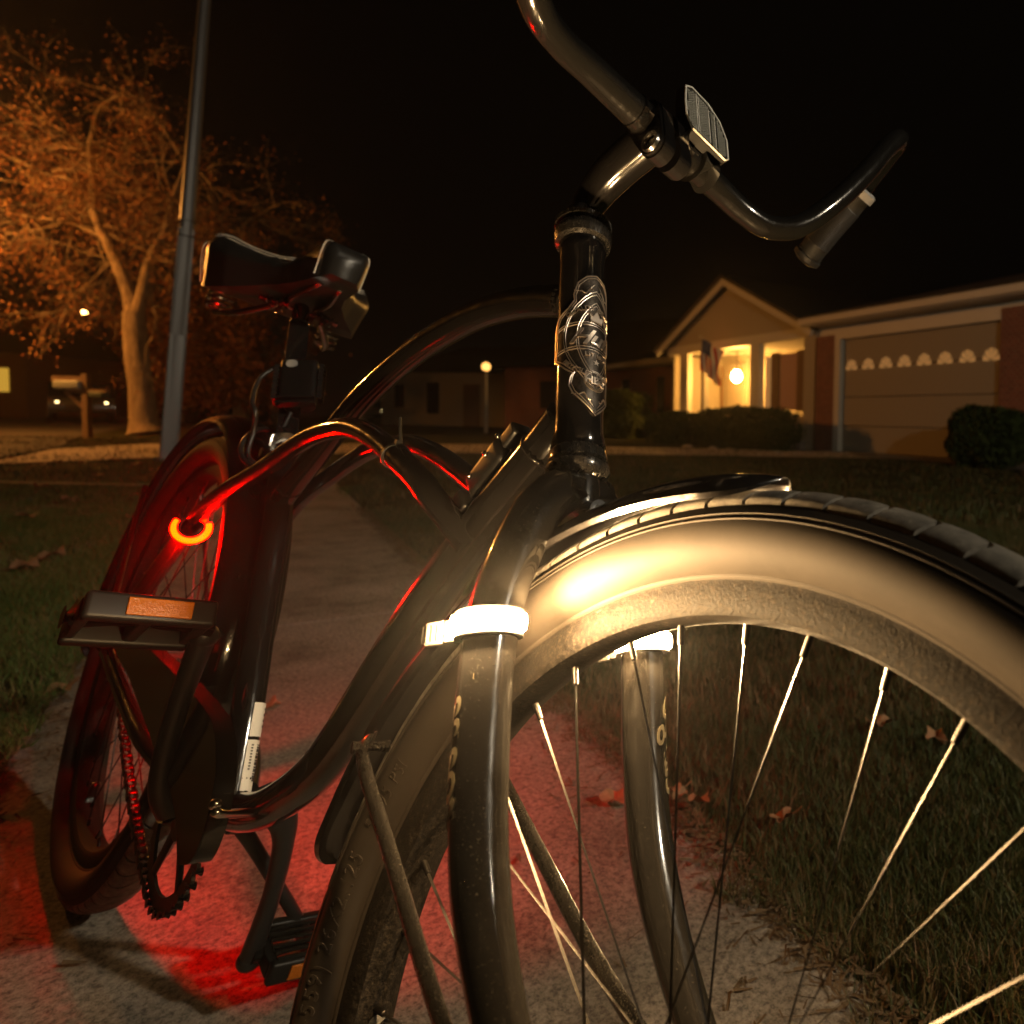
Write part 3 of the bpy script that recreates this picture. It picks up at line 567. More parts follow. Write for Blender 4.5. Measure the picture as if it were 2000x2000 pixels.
# --- wheels
TY = [(.2800, .0105), (.2825, .0128), (.2842, .0150), (.2852, .0156), (.2862, .0156), (.2868, .0168), (.2900, .0215), (.2950, .0258), (.3010, .0282), (.3065, .0286), (.3115, .0276), (.3145, .0262), (.3152, .0266), (.3160, .0262), (.3166, .0252), (.3178, .0250), (.3184, .0256), (.3190, .0250), (.3200, .0240), (.3228, .0226), (.3240, .0212)]
def lat_r(l_):   # tread cap radius over lateral position
    return .3235 + .0125 * math.sqrt(max(0, 1 - (l_ / .0222) ** 2)) ** .9
def wheel(name, c, e1, e2, ax, phase, hubw, valve=None, txt=False):
    W = empty(name, (0, 0, 0), bike)
    t = MB(); prof = [(r_, -x) for r_, x in TY] + [(.3255, -.018), (.3305, -.010), (.332, 0), (.3305, .010), (.3255, .018)] + [(r_, x) for r_, x in TY[::-1]]
    t.ring(c, e1, e2, ax, prof, seg=220)
    to = t.build('tyre', M_['rubber'], W)
    # tread blocks with S-shaped grooves
    tb = MB(); NB = 76; nu, nv = 13, 5; dth = 2 * math.pi / NB; gap = .0028 / .33
    for k in range(NB):
        vs = []
        for i in range(nu):
            u = -1 + 2 * i / (nu - 1); l_ = u * .0218; sh = (.0075 * math.sin(u * math.pi * .95) + .004 * (1 if u > 0 else -1) * u * u) / .33
            for j in range(nv):
                th = k * dth + gap / 2 + (dth - gap) * j / (nv - 1) + sh; r_ = lat_r(l_) + (.0004 if 0 < j < nv - 1 else 0)
                vs.append(c + (e1 * math.cos(th) + e2 * math.sin(th)) * r_ + ax * l_)
        nvt = len(vs)
        low = [v - (v - c - ax * (v - c).dot(ax)).normalized() * .0042 for v in vs]
        fs = [(i * nv + j, i * nv + j + 1, (i + 1) * nv + j + 1, (i + 1) * nv + j) for i in range(nu - 1) for j in range(nv - 1)]
        for i in range(nu - 1):
            for j in (0, nv - 1): fs.append((i * nv + j, (i + 1) * nv + j, (i + 1) * nv + j + nvt, i * nv + j + nvt))
        for j in range(nv - 1):
            for i in (0, nu - 1): fs.append((i * nv + j, i * nv + j + 1, i * nv + j + 1 + nvt, i * nv + j + nvt))
        tb.add(vs + low, fs)
    tb.build('tyre_tread', M_['tread'], W, ang=50)
    rm = MB()
    rm.ring(c, e1, e2, ax, [(.2845, -.0118), (.2852, -.0128), (.2848, -.0142), (.2815, -.0142), (.2795, -.0150), (.2700, -.0152), (.2668, -.0148), (.2640, -.0132), (.2625, -.009), (.2612, -.004), (.2608, 0), (.2612, .004), (.2625, .009), (.2640, .0132), (.2668, .0148), (.2700, .0152), (.2795, .0150), (.2815, .0142), (.2848, .0142), (.2852, .0128), (.2845, .0118), (.272, .010), (.268, 0), (.272, -.010)], seg=220, closedprof=True)
    rm.build('rim', M_['rim'], W)
    hb = MB(); hw2 = hubw / 2
    hb.ring(c, e1, e2, ax, [(.004, -.055), (.0048, -.055), (.0048, -hw2 - .006), (.011, -hw2 - .005), (.013, -hw2 - .001), (.021, -hw2), (.0215, -hw2 + .003), (.012, -hw2 + .007), (.0105, 0), (.012, hw2 - .007), (.0215, hw2 - .003), (.021, hw2), (.013, hw2 + .001), (.011, hw2 + .005), (.0048, hw2 + .006), (.0048, .055), (.004, .055)], seg=32)
    hb.tube([c - ax * .063, c - ax * .056], .009, 6, smooth=False); hb.tube([c + ax * .056, c + ax * .063], .009, 6, smooth=False)
    hb.build('hub', M_['chrome'], W)
    for k in range(36):
        th = phase + 2 * math.pi * k / 36; sd = 1 if k % 2 else -1; tw = R(62) * (1 if (k // 2) % 2 else -1)
        rimp = c + (e1 * math.cos(th) + e2 * math.sin(th)) * .2625 + ax * sd * .002
        hubp = c + (e1 * math.cos(th + tw) + e2 * math.sin(th + tw)) * .019 + ax * sd * (hw2 - .002 + .004 * (1 if (k // 2) % 2 else -1))
        d = (hubp - rimp).normalized(); sp = MB(); sp.tube([rimp + d * .008, hubp], .0009, 8, smooth=False)
        sp.tube([rimp - d * .002, rimp + d * .001, rimp + d * .0125, rimp + d * .013], [.0024, .0021, .0019, .0013], 10, smooth=False); sp.build('spoke', M_['steel'], W)
    if valve is not None:
        v0 = c + (e1 * math.cos(valve) + e2 * math.sin(valve)) * .262; d = -(e1 * math.cos(valve) + e2 * math.sin(valve)); vm = MB()
        vm.tube([v0, v0 + d * .012, v0 + d * .0125, v0 + d * .027, v0 + d * .031, v0 + d * .0335], [.0052, .0046, .0058, .0058, .0052, .002], 20, smooth=False)
        for i in range(20):
            a = 2 * math.pi * i / 20; s1, s2 = perp(d); q = s1 * math.cos(a) + s2 * math.sin(a); vm.tube([v0 + d * .014 + q * .0057, v0 + d * .026 + q * .0057], .0004, 4, smooth=False)
        vm.build('valve', M_['plastic'], W)
    if txt:
        tm = MB()
        for body, th0, rr0, sz in (('(57-559) 26X2.125', R(160.5), .2975, .0145), ('50-95 PSI', R(140), .2975, .0115)):
            def mp(x, y, z, th0=th0, rr0=rr0):
                th = th0 - x / rr0; r_ = rr0 + y; lt = float(np.interp(r_, [q_[0] for q_ in TY], [q_[1] for q_ in TY])) + z + .0001; return c + (e1 * math.cos(th) + e2 * math.sin(th)) * r_ - ax * lt
            v_, f_ = text_geo(body, sz, mp, .0007, space=1.15); tm.add(v_, f_)
        tm.build('sidewall_lettering', M_['rubber'], W, ang=20)
    return W
HUB = Vector((1.158955, .006092, -.000095)) + OFF
wheel('front_wheel', HUB, NN, AX, LL, R(5.8), .062, R(167.5), True)
wheel('rear_wheel', B(0, 0, 0), X, Zv, Y, R(3), .07, R(250))
def fender(name, c, e1, e2, ax, a0, a1, parent, r0=.356, hw_=.0345, dr=0):
    P = [(r0 - .018, -hw_), (r0 - .0165, -hw_ - .0012), (r0 - .014, -hw_ + .0002), (r0 - .008, -hw_ * .9), (r0 - .002, -hw_ * .66), (r0 + .0012, -hw_ * .36), (r0 + .002, 0), (r0 + .0012, hw_ * .36), (r0 - .002, hw_ * .66), (r0 - .008, hw_ * .9), (r0 - .014, hw_ - .0002), (r0 - .0165, hw_ + .0012), (r0 - .018, hw_)]
    P = P + [(r_ - .0013, x * .965) for r_, x in P[::-1]]
    def fn(pr, t):
        d = min(t, 1 - t) * abs(a1 - a0) * r0; k = 1 if d > .035 else math.sqrt(max(.02, 1 - (1 - d / .035) ** 2))
        g_ = dr * max(0, 1 - t * 1.3)
        return [(r0 + .002 - (r0 + .002 - r_) * k - g_, x * k) for r_, x in pr]
    m_ = MB(); m_.ring(c, e1, e2, ax, P, a0, a1, 110, closedprof=True, fn=fn); return m_.build(name, M_['black'], parent)
ff = fender('front_fender', HUB, NN, AX, LL, R(73), R(155), bike, .356, .0345, .0125)
rfnd = fender('rear_fender', B(0, 0, 0), X, Zv, Y, R(-14), R(196), bike, .360, .036)
for s_ in (-1, 1):
    sm = MB(); sm.tube([S(-.160, .036 * s_, .228), S(-.152, .047 * s_, .217), S(-.10, .050 * s_, .157), S(-.03, .053 * s_, .077), S(.03, .056 * s_, .022), S(.072, .059 * s_, .0)], .0068, 12, flat=.28, fdir=(AX * .7 + NN * .7), n=6)
    sm.tube([S(-.150, .030 * s_, .222), S(-.156, .052 * s_, .222)], .0042, 6, smooth=False)
    sm.build('fender_stay', M_['dusty'], bike)
for s_ in (-1, 1):
    sm = MB(); sm.tube([B(-.27, .04 * s_, .22), B(-.14, .052 * s_, .11), B(-.01, .062 * s_, .0)], .0035, 10); sm.build('fender_stay', M_['plastic'], bike)
# --- chain guard, chainring, chain, cranks, pedals
gd = MB(); gp_ = [(.06, .048), (.25, .052), (.44, .056), (.54, .055), (.575, .050), (.600, .040), (.622, .022), (.634, 0), (.638, -.022), (.630, -.045), (.600, -.058), (.555, -.035), (.50, -.022), (.44, -.02), (.37, -.010), (.2, .008), (.06, .014)]
Q, _ = crom([Vector((x, z, 0)) for x, z in gp_[:11]], 5); gpl = [(q.x, q.y) for q in Q] + gp_[11:]
gd.prism(gpl, lambda u, v, w_: B(u, -.0635 + w_, v), .0015)
top = [(q.x, q.y) for q in Q]; vs = []
for (x, z) in top: vs += [B(x, -.0635, z), B(x, -.048, z), B(x - .001, -.048, z - .0012), B(x - .001, -.0635, z - .0012)]
gd.add(vs, [(4 * i + j, 4 * i + (j + 1) % 4, 4 * i + 4 + (j + 1) % 4, 4 * i + 4 + j) for i in range(len(top) - 1) for j in range(4)])
part(gd, 'chain_guard', M_['black'])
gb = MB(); gb.tube([B(.640, -.062, .0), B(.640, -.055, -.004), B(.60, -.02, -.02)], .004, 10); gb.sphere(B(.638, -.0615, .004), .005, 12)
part(gb, 'guard_bracket', M_['chrome'])
BBx, BBz = .475, -.062
cr = MB(); cc = B(BBx, -.035, BBz); T = 44; pts = []
for i in range(T):
    for f_, r_ in ((0, .0855), (.3, .0905), (.55, .0905), (.85, .0855)):
        a = 2 * math.pi * (i + f_) / T; pts.append((r_ * math.cos(a), r_ * math.sin(a)))
n_ = len(pts); inner = [(.074 * math.cos(2 * math.pi * i / n_), .074 * math.sin(2 * math.pi * i / n_)) for i in range(n_)]
vs = [cc + Vector((x, y_, z)) for y_ in (-.0015, .0015) for x, z in pts] + [cc + Vector((x, y_, z)) for y_ in (-.0015, .0015) for x, z in inner]
fs = []
for i in range(n_):
    j = (i + 1) % n_; fs += [(i, j, n_ + j, n_ + i), (i, 2 * n_ + i, 2 * n_ + j, j), (n_ + i, n_ + j, 3 * n_ + j, 3 * n_ + i), (2 * n_ + i, 3 * n_ + i, 3 * n_ + j, 2 * n_ + j)]
cr.add(vs, fs)
for k in range(5):
    a = 2 * math.pi * k / 5 + .5; d = Vector((math.cos(a), 0, math.sin(a))); cr.tube([cc + d * .02, cc + d * .076], [.009, .007], 12, flat=.3, fdir=Vector((-math.sin(a), 0, math.cos(a))), smooth=False)
cr.ring(cc, X, Zv, Y, [(.001, -.004), (.026, -.003), (.026, .003), (.001, .004)], seg=32)
part(cr, 'chainring', M_['plastic'])
ch = MB(); lk = []
def chain_run(p0, p1, sag):
    Ln = (p1 - p0).length; k = int(Ln / .0127)
    for i in range(k + 1):
        t = i / k; q = p0.lerp(p1, t) - Vector((0, 0, sag * 4 * t * (1 - t))); q2 = p0.lerp(p1, (i + .9) / k) - Vector((0, 0, sag * 4 * ((i + .9) / k) * (1 - (i + .9) / k))); d = (q2 - q).normalized()
        ch.tube([q - Y * .004, q + Y * .004], .0040, 10, smooth=False)
        w2 = .0045 if i % 2 else .0032
        for s_ in (-1, 1): ch.tube([q + Y * s_ * w2, q + d * .0127 + Y * s_ * w2], .0038, 8, flat=.2, fdir=Vector((-d.z, 0, d.x)), smooth=False)
chain_run(B(0, -.035, -.034), B(BBx - .02, -.035, BBz - .086), .012); chain_run(B(0, -.035, .034), B(BBx + .01, -.035, BBz + .088), 0)
for i in range(20):
    a = R(-95) + R(190) * i / 19; q = cc + Vector((math.cos(a) * .0885, 0, math.sin(a) * .0885)); ch.tube([q - Y * .0045, q + Y * .0045], .0042, 10, smooth=False)
ch.ring(B(0, -.035, 0), X, Zv, Y, [(.001, -.002), (.034, -.0015), (.034, .0015), (.001, .002)], seg=36)
part(ch, 'chain', M_['plastic'])
# cranks
RP = Vector((.511, -.078, .119)); LP = Vector((.439, .080, -.243))
ck = MB(); ck.tube([B(BBx, -.045, BBz), B(BBx + .002, -.058, BBz + .02), B(BBx + .008, -.068, BBz + .05), B(BBx + .02, -.075, BBz + .11), B(RP.x, RP.y, RP.z)], [.0125, .0115, .0095, .0088, .0105], 18)
ck.sphere(B(RP.x, RP.y, RP.z), .0125, 16)
part(ck, 'crank_arm', M_['plastic'])
ck = MB(); ck.tube([B(BBx, .03, BBz), B(BBx - .001, .052, BBz - .012), B(BBx - .002, .064, BBz - .04), B(BBx - .010, .072, BBz - .10), B(LP.x, LP.y, LP.z)], [.0165, .016, .0105, .0090, .0105], 18)
ck.sphere(B(LP.x, LP.y, LP.z), .0122, 16)
part(ck, 'crank_arm', M_['plastic'])
def pedal(c, sgn, tilt):
    Rm = Matrix.Rotation(tilt, 3, 'Y'); pc = c + Vector((.010, sgn * .052, .010)); pe = empty('pedal', (0, 0, 0), bike)
    def Q(x, y_, z): return pc + Rm @ Vector((x, y_ * sgn, z))
    b = MB()
    for xx in (-.033, .033): b.box(Q(xx, 0, 0), (.012, .092, .025), Rm, bev=.004)
    for yy in (-.042, .0, .042): b.box(Q(0, yy, 0), (.06, .010, .018), Rm, bev=.003)
    for i in range(7): b.box(Q(-.03 + .01 * i, .0, .0125), (.003, .08, .003), Rm)
    b.tube([Q(0, -.054, 0), Q(0, .045, 0)], .009, 20, smooth=False); b.tube([Q(0, .046, 0), Q(0, .052, 0)], [.016, .010], 24, smooth=False)
    b.build('pedal_body', M_['plastic_matte'], pe)
    s2 = MB(); s2.tube([c, Q(0, -.04, 0)], .0068, 16, smooth=False); s2.build('pedal_spindle', M_['chrome'], pe)
    for xx in (-.0395, .0395):
        r_ = MB(); r_.box(Q(xx, -.004, 0), (.003, .046, .016), Rm, bev=.001); r_.build('pedal_reflector', M_['amber'], pe)
pedal(B(RP.x, RP.y, RP.z), -1, R(-30)); pedal(B(LP.x, LP.y, LP.z), 1, R(10))
# kickstand
ks = MB()
RX = Matrix.Rotation(LAM, 3, 'X')
foot = RX @ Vector((.405, .085, .008))
ks.tube([B(.43, .02, -.085), B(.428, .05, -.12), (B(.428, .05, -.12) + foot) / 2 + Vector((.004, 0, 0)), foot], [.009, .0075, .0068, .0062], 16)
ks.tube([foot, foot + Vector((-.02, .012, -.003))], [.008, .009], 12, smooth=False); ks.box(B(.44, .005, -.085), (.05, .05, .012), bev=.003)
part(ks, 'kickstand', M_['plastic'])
# seat post
sp = MB(); pt = Vector((.134, 0, .503)); pb = Vector((.262, 0, .322)); dd = (pt - pb).normalized()
sp.tube([B(*(pb - dd * .05)), B(*pt)], .0127, 28, smooth=False); sp.tube([B(*pt), B(*(pt + dd * .008)), B(*(pt + dd * .028)), B(*(pt + dd * .042))], [.0127, .0122, .0112, .010], 24, smooth=False)
part(sp, 'seat_post', M_['black'])
sc_ = MB(); q0 = pb + dd * .0; sc_.tube([B(*(q0 - dd * .014)), B(*(q0 + dd * .012))], .0180, 28, smooth=False); sc_.tube([B(q0.x - .012, -.022, q0.z - .012), B(q0.x - .012, .022, q0.z - .012)], .006, 16, smooth=False)
part(sc_, 'seat_clamp', M_['chrome'])
# saddle
def sad(x):   # half width, top z, skirt bottom z
    xs = [-.055, -.045, -.02, .02, .06, .10, .14, .18, .22, .25, .262]
    ws = [.060, .100, .120, .122, .105, .074, .050, .038, .033, .030, .020]
    zt = [.606, .618, .624, .612, .596, .588, .590, .602, .616, .614, .600]
    zb = [.560, .548, .540, .534, .536, .545, .552, .556, .558, .560, .566]
    return [float(np.interp(x, xs, a)) for a in (ws, zt, zb)]
def sadp(x, t):  # t -1..1 around the section
    w_, zt, zb = sad(x); a = t * math.pi / 2
    yy = w_ * (abs(math.sin(a)) ** .72) * (1 if t > 0 else -1); 
    if abs(t) > .72: yy = w_ * (1 - .10 * (abs(t) - .72) / .28) * (1 if t > 0 else -1) * (abs(math.sin(.72 * math.pi / 2)) ** .72)
    rise = .012 * min(1, w_ / .1) * (math.sin(min(1, abs(t) / .6) * math.pi / 2) ** 2)
    k = max(0, (abs(t) - .42) / .58); z = (zt + rise * (1 if w_ > .06 else 0)) * (1 - k ** 1.7) + zb * k ** 1.7
    return B(x, yy, z)
sm = MB(); nx, nt = 56, 40; vs = []
for i in range(nx + 1):
    x = -.055 + .317 * i / nx
    for j in range(nt + 1): vs.append(sadp(x, -1 + 2 * j / nt))
fs = [(i * (nt + 1) + j, i * (nt + 1) + j + 1, (i + 1) * (nt + 1) + j + 1, (i + 1) * (nt + 1) + j) for i in range(nx) for j in range(nt)]
fs += [tuple(range(nt + 1)), tuple(nx * (nt + 1) + j for j in range(nt + 1))[::-1]]
fs += [(i * (nt + 1), (i + 1) * (nt + 1), (i + 1) * (nt + 1) + nt, i * (nt + 1) + nt) for i in range(nx)]
sm.add(vs, fs); so = part(sm, 'saddle', M_['leather'], ang=60)
stc = MB()
def stitch(path):
    for off in (-.0024, .0024):
        P = [sadp(x, t) for x, t in path]; Q, _ = crom(P, 8); acc = 0
        cen = B(.1, 0, .56); Q = [q + (q - cen).normalized() * .0018 for q in Q]
        tdir = [(Q[min(i + 1, len(Q) - 1)] - Q[max(0, i - 1)]).normalized() for i in range(len(Q))]
        Q = [q + tdir[i].cross((q - cen).normalized()).normalized() * off for i, q in enumerate(Q)]
        d = 0; cur = Q[0]
        pts = []; step = .0034; tot = 0
        for a, b in zip(Q, Q[1:]):
            L_ = (b - a).length
            while tot < L_: pts.append(a.lerp(b, tot / L_)); tot += step
            tot -= L_
        for a, b in zip(pts, pts[1:]): stc.tube([a, a.lerp(b, .72)], .0010, 5, smooth=False)
for s_ in (-1, 1):
    stitch([(-.035, s_ * .55), (-.01, s_ * .60), (.03, s_ * .52), (.07, s_ * .47), (.11, s_ * .46), (.15, s_ * .46)])
    stitch([(-.035, s_ * .55), (-.02, s_ * .75), (0.0, s_ * .99)])
    stitch([(.235, s_ * .30), (.24, s_ * .6), (.238, s_ * .99)])
stc.build('saddle_stitching', M_['thread'], so)
un = MB()
for s_ in (-1, 1): un.tube([B(.22, s_ * .012, .56), B(.16, s_ * .02, .545), B(.10, s_ * .022, .540), B(.03, s_ * .045, .545), B(-.02, s_ * .07, .55)], .0035, 10)
un.tube([B(.105, -.052, .532), B(.105, .052, .532)], .0045, 12, smooth=False)
for s_ in (-1, 1):
    un.tube([B(.105, s_ * .018, .532), B(.105, s_ * .026, .532)], .0145, 28, smooth=False); un.tube([B(.105, s_ * .030, .532), B(.105, s_ * .034, .532)], .0105, 24, smooth=False); un.tube([B(.105, s_ * .037, .532), B(.105, s_ * .044, .532)], .0085, 6, smooth=False)
    for k in range(64):
        pass
    cp = [B(-.01 + .014 * math.cos(k * .6), s_ * .075 + .014 * math.sin(k * .6), .510 + k * .0009) for k in range(44)]; un.tube(cp, .0026, 8, smooth=False)
    un.tube([B(.105, s_ * .028, .530), B(.05, s_ * .06, .508), B(-.01, s_ * .075, .508)], .0048, 10)
part(un, 'saddle_rails', M_['chrome'])
# stickers on the seat tube
stt = MB()
def spt(u, ang, r=.0154):  # u metres down the seat tube
    P0, P1 = Vector((.449, 0, .012)), Vector((.478, 0, -.05)); d = (P1 - P0).normalized(); e1 = Vector((-d.z, 0, d.x)); e1 = e1 if e1.x > 0 else -e1
    return B(*(P0 + d * u + (e1 * math.cos(ang) + Y * math.sin(ang)) * r))
def patch(mb, u0, u1, a0, a1, r=.0159, mi=0):
    n = 8; vs = [spt(u0 + (u1 - u0) * j, a0 + (a1 - a0) * i / n, r) for i in range(n + 1) for j in (0, 1)]; mb.add(vs, [(2 * i, 2 * i + 1, 2 * i + 3, 2 * i + 2) for i in range(n)], mi)
patch(stt, -.025, .010, .05, 1.5); patch(stt, .0135, .083, .05, 1.5); patch(stt, .066, .088, -.6, .9, .0161)
for i in range(17): patch(stt, .018 + i * .0022, .0190 + i * .0022 + .0006 * (i % 3), .75, 1.35, .0163, 1)
for i in range(9): patch(stt, .018 + i * .003, .0195 + i * .003, .3, .45, .0163, 1)
for i in range(4): patch(stt, -.02 + i * .006, -.0175 + i * .006, .9, 1.3, .0163, 1)
for i in range(6): patch(stt, .069 + i * .003, .0698 + i * .003, -.5, .4 + .1 * (i % 2), .0166, 1)
part(stt, 'frame_sticker', [M_['sticker'], M_['ink']], smooth=False, fixn=False)
# tie and bracket on the frame
ti = MB(); tc_ = B(.700, -.031, .323); td = Vector((.9, 0, -.32)).normalized(); tu = Y.cross(td)
ti.ring(tc_, tu, Y, td, [(.0112, -.0018), (.0125, -.0018), (.0125, .0018), (.0112, .0018)], seg=32, closedprof=True)
ti.tube([tc_ - tu * .012, tc_ - tu * .02 - Y * .004, tc_ - tu * .034 - Y * .008 - td * .008], .0014, 6); ti.box(tc_ - tu * .0125 - Y * .003, (.005, .005, .005))
part(ti, 'cable_tie', M_['plastic'])

# ------------------------------------------------------------------ things fixed to the bicycle (own top-level objects)
def bikespace(o):
    o.rotation_euler = (-LAM, 0, 0); return o
def shift_origin(objs, root, loc_local):
    """root Empty placed at loc_local (bike space); children keep bike-space meshes"""
    W = RX.transposed()
    root.location = W @ loc_local; root.rotation_euler = (-LAM, 0, 0)
    for o in objs: o.parent = root; o.location = -loc_local
def ledlight(name, c, e1, e2, ax, a0, a1, emat, label, cat, r0=.0155, hh=.0055, taild=None, th=.0022):
    root = empty(name); parts = []
    h = MB(); h.ring(c, e1, e2, ax, [(r0, -hh - .002), (r0 + .0035, -hh - .002), (r0 + .0035, hh + .002), (r0, hh + .002)], 0, 2 * math.pi, 48, closedprof=True); parts.append(h.build('strap', M_['plastic']))
    g = MB(); g.ring(c, e1, e2, ax, [(r0 + .0036, -hh), (r0 + .0036 + th * .75, -hh * .8), (r0 + .0036 + th, 0), (r0 + .0036 + th * .75, hh * .8), (r0 + .0036, hh)], a0, a1, 40); parts.append(g.build('light_strip', emat))
    if taild is not None:
        t = MB(); s1 = taild; s2 = ax; s3 = s1.cross(s2)
        Rm = Matrix((s1, s2, s3)).transposed()
        t.box(c + s1 * (r0 + .020), (.012, .014, .004), Rm, bev=.0012)
        for k in range(3): t.box(c + s1 * (r0 + .0165 + .0035 * k) + s3 * .0022 * 1, (.0012, .009, .001), Rm)
        for k in range(3): t.box(c + s1 * (r0 + .0165 + .0035 * k) - s3 * .0022 * 1, (.0012, .009, .001), Rm)
        t.box(c + s1 * (r0 + .009), (.008, .013, .005), Rm, bev=.0012); t.box(c + s1 * (r0 + .013), (.03, .010, .0022), Rm)
        parts.append(t.build('strap_buckle', M_['silicone']))
    shift_origin(parts, root, c)
    return tag(root, label, cat, 'clip-on bicycle lights')
SB = .2726
ledlight('strap_light', S(0, -.063, SB), NN, LL, AX, R(-168), R(38), M_['led'], 'glowing warm white strap light on the near fork leg', 'bike light', taild=(-NN * .9 - LL * .35).normalized())
ledlight('strap_light', S(0, .063, SB), NN, LL, AX, R(-122), R(38), M_['led'], 'glowing warm white strap light on the far fork leg behind the spokes', 'bike light', taild=(-NN * .97 - LL * .1).normalized())
tq = Vector((.168, -.047, .194)); tx = Vector((.93, -.28, .22)).normalized(); tr_ = Y.cross(tx).normalized(); ty_ = tx.cross(tr_).normalized()
ledlight('strap_light', B(*tq), tr_ if tr_.z < 0 else -tr_, ty_, tx, R(-115), R(115), M_['tail'], 'glowing red strap light on the rear stay', 'tail light', r0=.0115, hh=.0062, th=.0062)
# lock on the seat post
lk = empty('cable_lock'); ps = []
lc = Vector((.213, .012, .402)); face = Vector((.80, -.50, .20)).normalized(); lu = dd.copy(); ls = lu.cross(face).normalized(); lf = ls.cross(lu).normalized(); Rl = Matrix((ls, lu, lf)).transposed()
bc = B(*lc) + lf * .024
b = MB(); b.box(bc, (.043, .074, .020), Rl, bev=.006); ps.append(b.build('lock_body', M_['plastic_matte']))
b = MB(); b.tube([bc + lu * .026 - ls * .008 + lf * .0095, bc + lu * .026 - ls * .008 + lf * .0115], .007, 24, smooth=False); ps.append(b.build('lock_button', M_['collar']))
b = MB(); b.box(bc - lu * .034 + lf * .007, (.045, .0035, .012), Rl, bev=.001); b.box(bc - lu * .041 + lf * .005, (.045, .0035, .012), Rl, bev=.001); ps.append(b.build('lock_trim', M_['plastic_matte']))
b = MB()
for s_ in (-1, 1):
    for k in range(9): b.tube([bc + ls * s_ * .026 + lu * (.026 - .0068 * k) - lf * .008, bc + ls * s_ * .026 + lu * (.026 - .0068 * k) + lf * .006], .0036, 10, smooth=False)
ps.append(b.build('lock_links', M_['plastic']))
b = MB(); b.tube([bc + lu * .034, bc + lu * .034 - ls * .02, bc + lu * .01 - ls * .045, bc - lu * .03 - ls * .05, bc - lu * .05 - ls * .045, bc - lu * .065 - ls * .05 - lf * .02, bc - lu * .10 - ls * .055 - lf * .03, bc - lu * .12 - ls * .03 - lf * .03, bc - lu * .08 - ls * .022 - lf * .02, bc - lu * .04 - ls * .01 - lf * .015], .003, 10)
cyc = [bc - lu * .085 - ls * .042 - lf * .03 + (ls * math.cos(a) * .022 + lu * math.sin(a) * .03) for a in [i * .5 for i in range(13)]]; b.tube(cyc, .0032, 10)
ps.append(b.build('lock_cable', M_['plastic']))
b = MB(); b.tube([B(*lc) - lu * .02, B(*lc) + lu * .02], .0165, 24, smooth=False); b.box(B(*lc) + lf * .012, (.02, .03, .014), Rl); ps.append(b.build('lock_bracket', M_['plastic']))
shift_origin(ps, lk, B(*lc)); tag(lk, 'black combination lock with coiled cable clipped to the seat post', 'bike lock')
# holder behind the head tube
hd = empty('frame_mount_holder'); ps = []; ddn = Vector((.63, 0, .78)).normalized(); hs1 = Y.copy(); hs3 = ddn.cross(hs1); Rh = Matrix((hs1, ddn, hs3)).transposed()
up3 = hs3 if hs3.x < 0 else -hs3; bb0 = Vector((.851, 0, .303)); hc = bb0 + up3 * .034
b = MB(); b.box(B(*hc), (.026, .050, .026), Rh, bev=.006); b.box(B(*(hc - ddn * .040 - up3 * .004)), (.030, .022, .022), Rh, bev=.004); b.box(B(*(hc + ddn * .034 + up3 * .006)), (.018, .02, .014), Rh, bev=.003); ps.append(b.build('holder_body', M_['plastic']))
b = MB()
b.box(B(*(bb0 + up3 * .02)), (.018, .07, .006), Rh, bev=.002); ps.append(b.build('holder_strap', M_['plastic_matte']))
b = MB()
for t in (-.045, -.015, .01, .03): b.sphere(B(*hc) + ddn * t - hs1 * .014 + up3 * .006, .0028, 10)
ps.append(b.build('holder_screws', M_['chrome'])); shift_origin(ps, hd, B(*hc)); tag(hd, 'black plastic holder strapped to the down tube behind the head tube', 'holder')

# ------------------------------------------------------------------ poles and lamps
def lean_pole(name, X0, Z0, top, r0, r1, m, parent=None):
    b = MB(); a = gp(X0, Z0, -.05); b.tube([a, a.lerp(top, .5), top], [r0, (r0 + r1) / 2, r1], 28, smooth=False); return b, a
Zp = 9.0; b0 = gp(sx(326, Zp), Zp, -.05); x1 = sx(418, Zp); topp = gp(x1, Zp); topp.z = hz(418, 0, Zp); up_ = (topp - b0)
b = MB(); tp = b0 + up_ * 1.35; b.tube([b0, b0 + up_ * .5, tp], [.092, .075, .045], 32, smooth=False); b.tube([b0, b0 + up_ * .012], .14, 24, smooth=False)
po = b.build('utility_pole', M_['galv']); tag(po, 'grey steel pole leaning slightly on the left lawn in front of the tree', 'pole')
b = MB(); q = b0 + up_ * .5; b.tube([q - up_.normalized() * .10, q + up_.normalized() * .10], .081, 28, smooth=False); b.build('pole_collar', M_['plastic_matte'], po)
